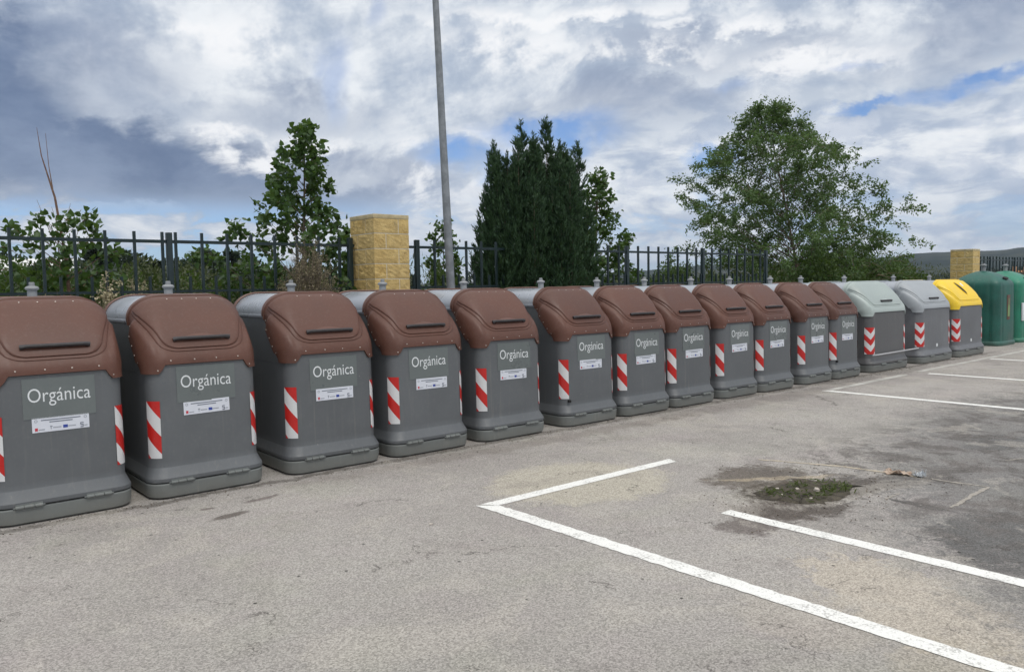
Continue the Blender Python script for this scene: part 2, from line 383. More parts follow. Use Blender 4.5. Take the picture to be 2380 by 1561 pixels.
# ------------------------------------------------------------------ text
def text_mesh(txt, width):
    cu = bpy.data.curves.new('t', 'FONT'); cu.body = txt; cu.align_x = 'CENTER'; cu.size = 1; cu.resolution_u = 4; cu.offset = -.003
    o = bpy.data.objects.new('t', cu); COL.objects.link(o)
    dg = bpy.context.evaluated_depsgraph_get(); dg.update()
    me = bpy.data.meshes.new_from_object(o.evaluated_get(dg)); bpy.data.objects.remove(o)
    xs = [v.co.x for v in me.vertices]; w = max(xs) - min(xs); c = (max(xs) + min(xs)) / 2; s = width / w
    for v in me.vertices: v.co = ((v.co.x - c) * s, 0, v.co.y * s * 1.27)
    return me

# ------------------------------------------------------------------ waste containers
HD0, HD1 = .868, .856
def hdz(z): return HD0 + (HD1 - HD0) * min(max((z - .27) / .78, 0), 1)
def front(x, z, off): return (x, -hdz(z) - off, z)

class Hood:
    PROF = [(-.35, 1.612), (-.42, 1.606), (-.48, 1.578), (-.535, 1.53), (-.59, 1.475), (-.65, 1.41), (-.713, 1.335), (-.772, 1.255), (-.822, 1.17), (-.855, 1.09), (-.869, 1.03), (-.871, .995)]
    EDGE = [(-.35, 1.40), (-.705, .995)]
    def __init__(s, W, notch=True, rx=.14):
        s.W = W; s.notch = notch; s.rx = rx
        p = np.array(s.PROF); L = np.concatenate([[0], np.cumsum(np.hypot(*np.diff(p, axis=0).T))]); s.L = L / L[-1]; s.len = L[-1]
    def P(s, t):
        t = min(max(t, 0), 1)
        # smooth the polyline a little
        h = .03; ts = [max(t - h, 0), t, min(t + h, 1)] if h < t < 1 - h else [t]
        ys = np.mean([np.interp(q, s.L, [a[0] for a in s.PROF]) for q in ts]); zs = np.mean([np.interp(q, s.L, [a[1] for a in s.PROF]) for q in ts])
        return ys, zs
    def S(s, t, a):
        """a = arc distance from the centre line (signed); returns the point"""
        sg = 1 if a >= 0 else -1; a = abs(a)
        py, pz = s.P(t)
        if s.notch and pz < 1.2:
            k = min(max((a - (s.W - .145)) / .05, 0), 1); k = k * k * (3 - 2 * k)
            zend = 1.065 + (.995 - 1.065) * k
            pz = 1.2 + (pz - 1.2) * (1.2 - zend) / (1.2 - .995)
        ey = s.EDGE[0][0] + (s.EDGE[1][0] - s.EDGE[0][0]) * t; ez = s.EDGE[0][1] + (pz - .0 - s.EDGE[0][1]) * 0 + (s.EDGE[1][1] - s.EDGE[0][1]) * t
        if t > .8: ez = ez + (pz - ez) * (t - .8) / .2
        Lv = math.hypot(ey - py, ez - pz); vy, vz = (ey - py) / Lv, (ez - pz) / Lv
        k = min(max((t - .235) / .075, 0), 1); k = k * k * (3 - 2 * k)
        W = s.W - .014 * (1 - k)
        rx = s.rx + .115 * max(1 - t / .7, 0); rv = min(.185, Lv * .86); fl = W - rx; arc = PI / 2 * math.sqrt((rx * rx + rv * rv) / 2)
        if a <= fl: x, d = a, 0
        elif a <= fl + arc:
            th = (a - fl) / arc * PI / 2; x = fl + rx * math.sin(th); d = rv * (1 - math.cos(th))
        else: x = W; d = min(rv + (a - fl - arc), Lv)
        # bulging cheeks either side, each with a rounded shoulder at its top
        bul = 0.
        a_s = .485 - (t - .15) * .21 + (s.W - .4565)
        if a > a_s:
            kt = min(max((t - .22) / .07, 0), 1); kt = kt * kt * (3 - 2 * kt)
            ka = min(max((a - a_s) / .045, 0), 1); ka = ka * ka * (3 - 2 * ka)
            kb = 1 - min(max((t - .80) / .16, 0), 1)
            bul = .026 * kt * ka * kb
        nx = min(max((a - fl) / arc, 0), 1); ox = math.sin(nx * PI / 2); on_ = math.cos(nx * PI / 2)
        return Vector((sg * (x + bul * ox * .5), py + vy * d - vy * bul * on_, pz + vz * d - vz * bul * on_))
    def N(s, t, a):
        e = 1e-3
        n = (s.S(min(t + e, 1), a) - s.S(max(t - e, 0), a)).cross(s.S(t, a + e) - s.S(t, a - e)).normalized()
        p = s.S(t, a)
        return n if n.dot(p - Vector((0, -.3, .9))) > 0 else -n
    def shell(s):
        T = np.linspace(0, 1, 34); vs = []; M = 0
        for t in T:
            W = s.W; fl = W - s.rx - .16
            row = []
            left = [fl * k / 3 for k in range(3)] + [fl + .42 * k / 16 for k in range(16)] + [fl + .42 + .22 * k / 3 for k in range(1, 4)]
            al = [-q for q in reversed(left[1:])] + left
            for a in al: row.append(s.S(t, a))
            M = len(row); vs += row
        fs = [(i * M + j, i * M + j + 1, (i + 1) * M + j + 1, (i + 1) * M + j) for i in range(len(T) - 1) for j in range(M - 1)]
        bm = bmesh.new(); bv = [bm.verts.new(v) for v in vs]
        for f in fs: bm.faces.new([bv[i] for i in f])
        bmesh.ops.remove_doubles(bm, verts=bm.verts[:], dist=1e-5)
        bmesh.ops.recalc_face_normals(bm, faces=bm.faces[:])
        bm.faces.ensure_lookup_table()
        c = Vector((0, -.3, .9)); f0 = max(bm.faces, key=lambda f: f.calc_center_median().z)
        if f0.normal.dot(f0.calc_center_median() - c) < 0: bmesh.ops.reverse_faces(bm, faces=bm.faces[:])
        bmesh.ops.solidify(bm, geom=bm.faces[:], thickness=.014)
        me = bpy.data.meshes.new('hood'); bm.to_mesh(me); bm.free()
        me.polygons.foreach_set('use_smooth', [True] * len(me.polygons)); me.set_sharp_from_angle(angle=R(50))
        return me
    def plate(s, t0, t1, w0, w1, off, rc=.10, edge=.012):
        """raised plate lying on the hood, wide at t0, narrower at t1, round lower corners"""
        ins = edge / s.len
        NT_, NU = 30, 26; vs = []
        ts = [t0, t0 + ins * .7] + list(np.linspace(t0 + ins * .7 + .015, t1 - .14, 12)) + list(t1 - .14 * (1 - np.sin(np.linspace(.1, PI / 2, 14))))
        rcT = rc / s.len
        def w(t):
            k = (t - t0) / (t1 - t0); k = k * k * (3 - 2 * k) * .6 + k * .4
            ww = w0 + (w1 - w0) * k
            if t > t1 - rcT:
                q = min((t - (t1 - rcT)) / rcT, 1); ww -= rc * (1 - math.sqrt(max(1 - q * q, 0)))
            return ww
        n = len(ts)
        for i, t in enumerate(ts):
            W = w(t); us = [-1, -1 + .6 * edge / W] + list(np.linspace(-1 + 1.6 * edge / W, 1 - 1.6 * edge / W, NU)) + [1 - .6 * edge / W, 1]
            for j, u in enumerate(us):
                o = off
                if j in (0, len(us) - 1) or i in (0, n - 1): o = -.003
                elif j in (1, len(us) - 2) or i in (1, n - 2): o = off * .8
                vs.append(s.S(t, u * W) + s.N(t, u * W) * o)
        M = NU + 4
        fs = [(i * M + j, i * M + j + 1, (i + 1) * M + j + 1, (i + 1) * M + j) for i in range(n - 1) for j in range(M - 1)]
        return mesh('flap', vs, fs, True, angle=60)
    def tz(s, z):
        for k in range(1001):
            if s.P(k / 1000)[1] <= z: return k / 1000
        return 1

def corner_strip(name, hwf, r, th0, th1, z0, z1, side, m, parent, off=.003):
    """adhesive strip bent round a front corner; side -1 left, +1 right"""
    vs, uv, fs = [], [], []; NU, NZ = 10, 12
    for j in range(NZ + 1):
        z = z1 + (z0 - z1) * j / NZ; hw = hwf(z); hd = hdz(z)
        for i in range(NU + 1):
            th = R(th0 + (th1 - th0) * i / NU)
            if th < 0: x = hw - r + th * r * 1.0; y = -(hd) - off
            else: x = hw - r + (r + off) * math.sin(th); y = -(hd - r) - (r + off) * math.cos(th)
            vs.append((side * x, y, z)); u = 1 - i / NU if side < 0 else i / NU; uv.append((u, j / NZ))
    M = NU + 1
    for j in range(NZ):
        for i in range(NU):
            q = (j * M + i, j * M + i + 1, (j + 1) * M + i + 1, (j + 1) * M + i)
            fs.append(q if side < 0 else q[::-1])
    return link(name, mesh(name, vs, fs, True, uv), m, parent)

def front_quad(mb, x0, x1, z0, z1, off):
    n = 6; th = .0012
    vs = []
    for k in range(n + 1):
        z = z0 + (z1 - z0) * k / n
        vs += [front(x0, z, off), front(x1, z, off), front(x1, z, off - th), front(x0, z, off - th)]
    fs = []
    for k in range(n):
        a = k * 4; b = a + 4
        fs += [(a, a + 1, b + 1, b), (a + 1, a + 2, b + 2, b + 1), (a + 3, a, b, b + 3)]
    fs += [(0, 3, 2, 1), (n * 4, n * 4 + 1, n * 4 + 2, n * 4 + 3)]
    mb.add(vs, fs)

def make_bin(name, half, mats, organic, **kw):
    """half = half width at the base"""
    hoodm, bm_, tm, flapm = mats
    H = half; hwf = lambda z: H - .030 - .003 * min(max((z - .27) / .78, 0), 1)
    r = .135; root = empty(name, **kw)
    loft([(0, H - .05, .86, r), (.010, H - .05, .86, r), (.011, H - .020, .890, r), (.018, H - .010, .900, r), (.05, H - .003, .907, r), (.118, H, .910, r), (.127, H - .003, .907, r), (.129, H - .03, .88, r)]).build('base_tray', tm, root, angle=20)
    rows = [(.127, H - .03, .880, r), (.137, H - .03, .880, r), (.138, H - .001, .909, r), (.141, H, .910, r), (.168, H, .910, r), (.170, H - .0005, .909, r), (.246, H - .0290, .868, r), (.249, H - .0295, .867, r)]
    for z in (.3, .4, .6, .8, 1.0, 1.06): rows.append((z, hwf(z), hdz(z), r - .005))
    body = loft(rows)
    hw = hwf(1.06) + .002
    prof = [(-.715, .99), (-.365, 1.40), (.365, 1.40), (.715, .99)]
    body.add([(x, y, z) for x in (-hw, hw) for y, z in prof], [(3, 2, 1, 0), (4, 5, 6, 7), (0, 1, 5, 4), (1, 2, 6, 5), (2, 3, 7, 6), (3, 0, 4, 7)])
    bo = body.build('body', bm_, root, angle=24)
    # barrel-topped cover between the two hoods
    cw = hw + .004; arc = [(cw, 1.385), (cw + .004, 1.392), (cw + .004, 1.412), (cw, 1.42)]
    arc += [(cw - .25 + .25 * math.cos(a), 1.42 + .186 * math.sin(a)) for a in [PI / 2 * k / 10 for k in range(11)]]
    arc = arc + [(-x, z) for x, z in reversed(arc)]
    mb = MB(); ys = (-.372, -.36, .36, .372); vs = [(x, y, z - (.006 if y in (-.372, .372) else 0)) for y in ys for x, z in arc]; k = len(arc)
    mb.add(vs, [(i * k + j, i * k + j + 1, (i + 1) * k + j + 1, (i + 1) * k + j) for i in range(3) for j in range(k - 1)] + [tuple(range(k)), tuple(reversed(range(3 * k, 4 * k)))])
    mb.build('top_cover', kw_cover(hoodm), root, angle=40)
    h = Hood(H - .015, notch=True)
    sh = h.shell(); ho = link('hood', sh, hoodm, root)
    link('rear_hood', sh, hoodm, root, rot=(0, 0, PI))
    # rims where the hoods meet the cover
    for rot, nm in ((0, 'hood_rim'), (PI, 'hood_rim')):
        fl = h.W - h.rx; al = list(np.linspace(-(fl + .26), fl + .26, 44))
        m = MB().tube([h.S(0.004, a) + h.N(.01, a) * .004 for a in al], .0085, 6)
        o = m.build(nm, brown_rim if organic else hoodm, root); o.rotation_euler = (0, 0, rot)
        # collar: a raised band round the mouth of the hood
        al = list(np.linspace(-(fl + .40), fl + .40, 46)); vs = []
        for t_, o_ in ((0, -.004), (.004, .010), (.075, .012), (.088, -.002)): vs += [h.S(t_, a) + h.N(max(t_, .01), a) * o_ for a in al]
        k_ = len(al); c_ = link('hood_collar', mesh('collar', vs, [(i * k_ + j, i * k_ + j + 1, (i + 1) * k_ + j + 1, (i + 1) * k_ + j) for i in range(3) for j in range(k_ - 1)], True, angle=50), hoodm, root); c_.rotation_euler = (0, 0, rot)
    # raised moulding, then the flap itself
    wtop = h.W - .002; wbot = h.W - .150
    link('flap_moulding', h.plate(.12, h.tz(1.142), wtop + .025, wbot + .038, .006, .15), hoodm, ho)
    fo = link('flap', h.plate(.135, h.tz(1.172), wtop, wbot, .017, .12), flapm, ho)
    hl = .225 if organic else .21
    th = h.tz(1.255)
    def on(t, a, o): return h.S(t, a) + h.N(t, a) * o
    if kw_opt(organic) != 'slot':
        cx = 0
        # finger recess: a shallow hood above the grip
        vs, fs = [], []; NU, NV = 16, 5; rw = hl * .78
        for i in range(NU + 1):
            u = -1 + 2 * i / NU; q = max(1 - u * u, 0)
            for j in range(NV + 1):
                v = j / NV; vs.append(on(th - .055 * q * (1 - v) + .004, cx + u * rw, .015 + .024 * q * v ** .7))
            vs.append(on(th + .006, cx + u * rw, .012))
        M = NV + 2; fs = [(i * M + j, i * M + j + 1, (i + 1) * M + j + 1, (i + 1) * M + j) for i in range(NU) for j in range(M - 1)]
        link('grip_recess', mesh('recess', vs, fs, True, angle=40), flapm, fo)
        pts = [on(th + .012, cx + hl * k, .038 - .012 * (abs(k) > .95)) for k in np.linspace(-1, 1, 13)]
        hm = MB().tube(pts, [.019 if abs(k) > .85 else .0145 for k in np.linspace(-1, 1, 13)], 8)
        for sgn in (-1, 1):
            hm.tube([on(th + .012, cx + sgn * hl * .93, .005), on(th + .012, cx + sgn * hl * .93, .034)], .015, 8)
        hm.build('handle', handm, fo)
    else:
        # long oval mouth, its dark opening painted as a black oval
        pts = []; n = 28
        tc = (h.tz(1.29) + .22) / 2; dt = (h.tz(1.29) - .22) / 2
        ring = [(tc + dt * math.sin(2 * PI * k / n), .085 * math.cos(2 * PI * k / n) - .02 + .075 * math.sin(2 * PI * k / n)) for k in range(n)]
        vs = [on(t, a, .0185) for t, a in ring] + [on(tc, -.02, .0185)]
        for o_ in np.linspace(-.8, .8, 5): pass
        rows = []
        m = MB(); vv = []
        for q in (1, .66, .33): vv += [on(tc + (t - tc) * q, -.02 + (a + .02) * q, .0185) for t, a in ring]
        vv.append(on(tc, -.02, .0185))
        ff = [(i * n + k, i * n + (k + 1) % n, (i + 1) * n + (k + 1) % n, (i + 1) * n + k) for i in range(2) for k in range(n)] + [(2 * n + k, 2 * n + (k + 1) % n, 3 * n) for k in range(n)]
        m.add(vv, ff); so_ = m.build('slot', blackm, fo)
        MB().tube([on(t, a, .018) for t, a in ring + ring[:1]], .009, 6, cap=False).build('slot_rim', flapm, fo)
        mq = MB(); 
        vv = [on(t, a, .0185) for t in (h.tz(1.53), h.tz(1.46)) for a in (.17, .21, .25)]
        mq.add(vv, [(0, 1, 4, 3), (1, 2, 5, 4)]); mq.build('sticker', whitem, fo)
    # hinges of the tray
    for sx in (-.50, .46) if organic else (-.42, .42):
        cx = sx * H
        m = MB(); 
        for a, b in ((-.085, -.035), (-.03, .03), (.035, .085)):
            m.tube([(cx + a, -.916, .134), (cx + b, -.916, .134)], .0125, 10)
        m.tube([(cx - .1, -.915, .134), (cx + .1, -.915, .134)], .005, 6)
        m.box(cx - .085, cx + .085, -.914, -.9, .110, .128).box(cx - .085, cx + .085, -.914, -.9, .138, .156)
        m.build('hinge', tm, root)
    MB().box(-.52 * H, .48 * H, -.912, -.88, .1285, .1375).build('hinge_gap_shade', blackm, root, smooth=False)  # black bar set in the open groove to paint its shade
    # lifting knob
    MB().lathe([(.036, 0), (.036, .062), (.034, .068), (.050, .078), (.052, .088), (.042, .100), (.022, .106), (.021, .132), (.016, .135)], 20, (0, 0, 1.6)).build('lifting_knob', knobm, root, angle=30)
    if organic:
        rv = MB().lathe([(.0058, 0), (.005, .0025), (.002, .004)], 8).mesh('rivet')
        def rivet(p, n):
            o = link('rivet', rv, rivetm, ho); o.location = p; o.rotation_mode = 'QUATERNION'; o.rotation_quaternion = Vector(n).to_track_quat('Z', 'Y')
        W = h.W; tb = .965
        for a in (-.27, -.085, .09, .27): rivet(h.S(tb - .02, a), h.N(tb - .02, a))
        for sg in (-1, 1): rivet(h.S(.968, sg * (W - .085)), h.N(.968, sg * (W - .085)))
        for a in (-.17, -.05, .07, .19): rivet(on(.18, a, .017), h.N(.18, a))
        for sg in (-1, 1):
            for t in (.12, .32, .5, .68, .86):
                p = h.S(t, sg * 2); rivet(p + Vector((0, -.02, .012)), (sg, 0, 0))
        tb_ = TX
        pm = MB(); front_quad(pm, -.235, .235, .745, 1.035, .0035); po = pm.build('sign_panel', panelm, root)
        tm_ = TX.copy(); tx = link('lettering', tm_, whitem, po)
        for v in tm_.vertices:
            z = v.co.z + .865; v.co = (v.co.x, -hdz(z) - .0052, z)
        # funding label: emblem rings, two lines of small print, a row of marks
        lm = MB(); front_quad(lm, -.185, .185, .645, .752, .0035); lo = lm.build('info_label', paperm, root)
        off = .0048
        def q(x0, x1, z0, z1, mbx): front_quad(mbx, x0, x1, z0 + .698, z1 + .698, off)
        for zc, xa, xb in ((.033, -.128, .128), (.017, -.075, .075)):
            im = MB(); q(xa, xb, zc - .0035, zc + .0035, im); im.build('print_line', inkm, lo)
        for xa, xb, zc in ((-.145, -.105, -.034), (-.052, 0, -.026), (.045, .095, -.026), (.15, .172, -.034)):
            im = MB(); q(xa, xb, zc - .004, zc + .004, im); im.build('print_line', greyink, lo)
        im = MB(); im.add([front(x, .698 + z, off) for x, z in ((-.072, -.018), (-.068, -.018), (-.068, -.036), (-.064, -.036), (-.064, -.018), (-.056, -.018), (-.056, -.013), (-.072, -.013))], [(0, 1, 6, 7), (1, 2, 3, 4), (1, 4, 5, 6)]); im.build('letter_mark', inkm, lo)
        for sx in (-.16, .16):
            n = 14; im = MB()
            ring = [front(sx + .011 * math.cos(2 * PI * k / n) * ri, .698 + .030 + .011 * math.sin(2 * PI * k / n) * ri, off) for ri in (1, .6) for k in range(n)]
            im.add(ring, [(k, (k + 1) % n, n + (k + 1) % n, n + k) for k in range(n)]); im.build('round_emblem', greyink, lo)
        zz = [(.146, -.012), (.127, -.012), (.127, -.026), (.143, -.026), (.143, -.042), (.125, -.042)]
        im = MB().tube([front(x, .698 + z, off) for x, z in zz], .0035, 4); im.build('swirl_mark', inkm, lo)
        a = MB(); q(-.168, -.150, -.042, -.020, a); a.build('red_mark', redink, lo)
        a = MB(); q(.012, .042, -.036, -.014, a); a.build('blue_mark', blueink, lo)
        corner_strip('hazard_strip', hwf, r - .005, 24, 76, .325, .78, -1, stripeL, root)
        corner_strip('hazard_strip', hwf, r - .005, 24, 76, .325, .78, 1, stripeR, root)
    else:
        corner_strip('hazard_strip', hwf, r - .005, -10, 82, .33, .80, -1, stripeC, root)
        corner_strip('hazard_strip', hwf, r - .005, -10, 82, .33, .80, 1, stripeC, root)
    if organic:
        pass
    return root
_cov = {}
def kw_cover(hoodm): return barrelm
OPT = {'v': ''}
def kw_opt(organic): return OPT['v']

TX = text_mesh('Orgánica', .405)
FRONT = 6.45; CY = FRONT + .91
first = make_bin('organic_waste_bin', .4725, (brown, bodym, traym, brown), True)
BINS = [(1.15, 0, 'brown-lidded bin nearest the camera, cut by the left frame edge'),
        (2.205, 0.0, 'second brown-lidded bin from the left, in front of the leafless stem'),
        (3.37, 0, 'third brown-lidded bin from the left, with the dry bush behind it'),
        (4.40, 0, 'brown-lidded bin with the nearer yellow stone pillar right behind it'),
        (5.475, 0, 'fifth brown-lidded bin from the left, the lamp pole rising behind its left edge'),
        (6.70, 0, 'sixth brown-lidded bin, before the dark cypress, black plug low on its corner'),
        (7.71, 0, 'seventh brown-lidded bin from the left, at the right edge of the cypress'),
        (8.68, 0, 'eighth brown-lidded bin from the left, before the open stretch of fence'),
        (9.78, 0, 'ninth brown-lidded bin from the left, just left of the large light green tree'),
        (10.73, 0, 'tenth brown-lidded bin from the left, under the left side of the large tree'),
        (11.92, 0, 'eleventh brown-lidded bin, next to last of the brown row'),
        (12.88, 0, 'farthest brown-lidded bin, standing beside the pale grey-lidded one')]
rnd = random.Random(5)
allbins = []
for i, (x, yaw, lab) in enumerate(BINS):
    o = first if i == 0 else copy_tree(first)
    o.location = (x, CY + rnd.uniform(-.012, .02), 0); o.rotation_euler = (0, 0, R(yaw + rnd.uniform(-.5, .5)))
    tag(o, lab, 'waste bin', 'brown-lidded organic waste bins in a row')
    allbins.append(o)
    if i:
        for ch in o.children:
            nm = ch.name.split('.')[0]
            if nm == 'sign_panel': ch.location = (rnd.uniform(-.012, .012), 0, rnd.uniform(-.01, .008)); ch.rotation_euler = (0, R(rnd.uniform(-.5, .5)), 0)
            if nm == 'info_label': ch.location = (rnd.uniform(-.014, .014), 0, rnd.uniform(-.012, .008)); ch.rotation_euler = (0, R(rnd.uniform(-.8, .8)), 0)
    for ch in o.children:
        if ch.name.startswith('hazard_strip') and i == 0 and ch.data.vertices[0].co.x > 0: ch.data = ch.data.copy(); ch.data.materials[0] = stripeL
    if i in (6, 7, 9):   # slightly sun-bleached lids
        for ch in o.children:
            if ch.name.split('.')[0] == 'hood': pass
for i in (5, 11):         # a drain plug low on the corner of two bins
    m = MB().tube([(-.37, -.852, .30), (-.37, -.885, .30)], .016, 10); m.build('drain_plug', blackm, allbins[i])

g1 = make_bin('grey_waste_bin', .76, (hoodl, bodyd, traym, hoodl), False, loc=(14.46, CY, 0),
              label='wide waste bin with a pale grey lid and a metal bar low across its front', cat='waste bin', group='wide waste bins at the far end')
MB().tube([(-.74, -.905, .318), (-.60, -.935, .318), (1.02, -.95, .335)], .013, 10).build('foot_bar', steel, g1)
g2 = make_bin('grey_waste_bin', .76, (hoodg, bodyw, traym, hoodg), False, loc=(16.52, CY, 0),
              label='wide waste bin with a mid grey lid and worn stained body, beside the yellow one', cat='waste bin', group='wide waste bins at the far end')
OPT['v'] = 'slot'
g3 = make_bin('yellow_waste_bin', .75, (yellow, bodyw, traym, yellow), False, loc=(18.27, CY, 0),
              label='grey bin with a yellow lid and long dark slot, beside the green containers', cat='waste bin', group='wide waste bins at the far end')
for g in (g2, g3):
    m = MB(); front_quad(m, -.02, .05, .30, .36, .003); m.build('sticker', whitem, g)

# ------------------------------------------------------------------ green bottle banks
def bottle_bank(loc, m, lab, **kw):
    root = empty('bottle_bank', loc, label=lab, cat='recycling container', group='green bottle banks')
    hw, hd = .63, .60
    def ring(z, sx, sy, amp=1.):
        pts = []
        n = 96
        for k in range(n):
            a = 2 * PI * k / n; c, s_ = math.cos(a), math.sin(a); e = .34
            x = math.copysign(abs(c) ** e, c); y = math.copysign(abs(s_) ** e, s_)
            # vertical flutes either side of the corners
            f = 1 - .022 * amp * math.exp(-((abs(x) - .62) / .07) ** 2) * (abs(y) > .9) - .022 * amp * math.exp(-((abs(y) - .62) / .07) ** 2) * (abs(x) > .9)
            pts.append((x * hw * sx * f, y * hd * sy * f, z))
        return pts
    rows = [(0, .985, .985, 0), (.012, 1, 1, 0), (.085, 1, 1, 0), (.10, .985, .985, 0), (.11, .955, .955, 1), (.6, .95, .95, 1), (1.2, .94, .94, 1), (1.44, .93, .93, 1), (1.50, .92, .92, .8), (1.545, .88, .88, .5), (1.60, .80, .80, .2), (1.68, .64, .64, 0), (1.75, .44, .44, 0), (1.80, .22, .22, 0), (1.815, .05, .05, 0)]
    vs = []; 
    for z, a, b, am in rows: vs += ring(z, a, b, am)
    n = 96; fs = [(i * n + k, i * n + (k + 1) % n, (i + 1) * n + (k + 1) % n, (i + 1) * n + k) for i in range(len(rows) - 1) for k in range(n)]
    fs += [tuple(reversed(range(n))), tuple(range((len(rows) - 1) * n, len(rows) * n))]
    MB().add(vs, fs).build('shell', m, root, angle=45)
    MB().lathe([(.05, 0), (.05, .10), (.035, .105), (.035, .13), (.075, .14), (.075, .165), (.03, .18), (.03, .2)], 18, (0, 0, 1.80)).build('lifting_knob', knobm, root, angle=30)
    # mouth: an oval with a rubber surround on the front slope of the roof
    sl = MB(); n = 20; c = Vector((.04, -.475, 1.625)); u = Vector((1, 0, 0)) * .16; v = Vector((0, .62, .45)).normalized() * .045; nn = u.cross(v).normalized()
    if nn.z < 0: nn = -nn
    sl.add([c + u * math.cos(2 * PI * k / n) + v * math.sin(2 * PI * k / n) + nn * .02 for k in range(n)] + [c + u * .95 * math.cos(2 * PI * k / n) + v * .9 * math.sin(2 * PI * k / n) - nn * .06 for k in range(n)],
           [tuple(range(n))] + [(k, (k + 1) % n, n + (k + 1) % n, n + k) for k in range(n)])
    sl.build('mouth', blackm, root)
    # bottle emblem on a reddish plate
    y0 = -hd * .945 - .004
    pl = MB().box(-.10, .10, y0 - .004, y0 + .012, .62, 1.22, .003).build('emblem_plate', plastic('emblem_brown', (.10, .045, .030), .5), root)
    prof = [(.0, .70), (.055, .70), (.065, .72), (.065, .90), (.055, .95), (.026, 1.0), (.022, 1.14), (.0, 1.14)]
    vs = [(x, y0 - .008, z) for x, z in prof] + [(-x, y0 - .008, z) for x, z in reversed(prof[1:-1])]
    MB().add(vs, [tuple(range(len(vs)))]).build('bottle_emblem', plastic('emblem_green', (.17, .27, .10), .5), pl)
    if m is green2: MB().box(-.50, -.40, y0 - .004, y0 + .03, .55, 1.0, .004).build('sticker', whitem, root)
    return root
bottle_bank((21.60, 7.42, 0), green, 'dull green bottle bank with a domed roof, directly beside the yellow-lidded bin')
bottle_bank((23.10, 7.42, 0), green2, 'brighter green bottle bank, farthest container, cut by the right frame edge')

# ------------------------------------------------------------------ ground
GSTAINS_SHADE = [
    (10.0, 6.42, 9.2, .075, 0, (.12, .108, .095), .62, .7, .5),  # grime along the bin feet, with contact shade painted in
    (2.0, 6.40, 2.4, .055, 0, (.12, .108, .095), .55, .7, .5),  # same grime and painted contact shade under the nearest bins
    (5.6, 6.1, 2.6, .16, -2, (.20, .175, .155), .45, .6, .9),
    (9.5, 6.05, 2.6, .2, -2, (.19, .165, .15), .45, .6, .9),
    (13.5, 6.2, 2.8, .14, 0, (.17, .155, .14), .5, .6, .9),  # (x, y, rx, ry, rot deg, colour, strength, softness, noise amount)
    (4.62, 4.62, .78, .66, -15, (.43, .395, .32), .75, .22, .40),
    (4.08, 1.72, .36, .72, -28, (.425, .38, .32), .90, .16, .85),
    (3.50, 1.95, .30, .35, 0, (.37, .335, .285), .45, .4, .6),
    (3.55, 1.20, .35, .3, 0, (.36, .32, .25), .4, .4, .7),
    (5.72, 3.18, .60, .32, -25, (.050, .040, .028), .95, .35, .6),
    (5.80, 3.70, .50, .34, 0, (.10, .082, .066), .80, .5, 1.0),
    (5.15, 3.0, .46, .26, -20, (.075, .060, .050), .85, .5, .9),
    (4.58, 2.98, .22, .18, 0, (.10, .08, .072), .7, .5, .9),
    (6.35, 2.92, .42, .20, -30, (.08, .066, .056), .85, .5, .9),
    (5.91, 2.40, .065, .24, 0, (.065, .058, .052), .95, .25, .7),
    (5.45, 1.75, .62, .36, 20, (.050, .047, .044), .88, .5, .9),
    (6.5, 1.2, 1.5, .5, 30, (.055, .053, .050), .7, .5, .8),
    (8.75, 2.85, .50, .26, 0, (.060, .056, .052), .85, .5, .8),
    (10.0, 2.5, 1.6, .35, 20, (.075, .072, .068), .6, .5, .8),
    (2.06, 5.68, .15, .055, 12, (.085, .068, .058), .75, .5, .5),
    (2.42, 5.97, .16, .035, 10, (.10, .07, .065), .6, .5, .7),
    (2.0, 5.98, .05, .03, 0, (.10, .07, .065), .6, .5, .6),
    (8.2, .9, 5.2, 2.6, 25, (.155, .152, .148), .72, .35, .45),
    (7.6, 4.4, 2.0, .5, -12, (.36, .345, .31), .35, .6, .8),
    (10.5, 5.0, 2.5, .5, 5, (.37, .35, .32), .4, .6, .8),
    (2.0, 3.2, 1.6, 1.2, 0, (.34, .325, .29), .25, .7, .8),
    (5.9, 3.55, .55, .05, -35, (.42, .35, .25), .6, .5, .5),
]
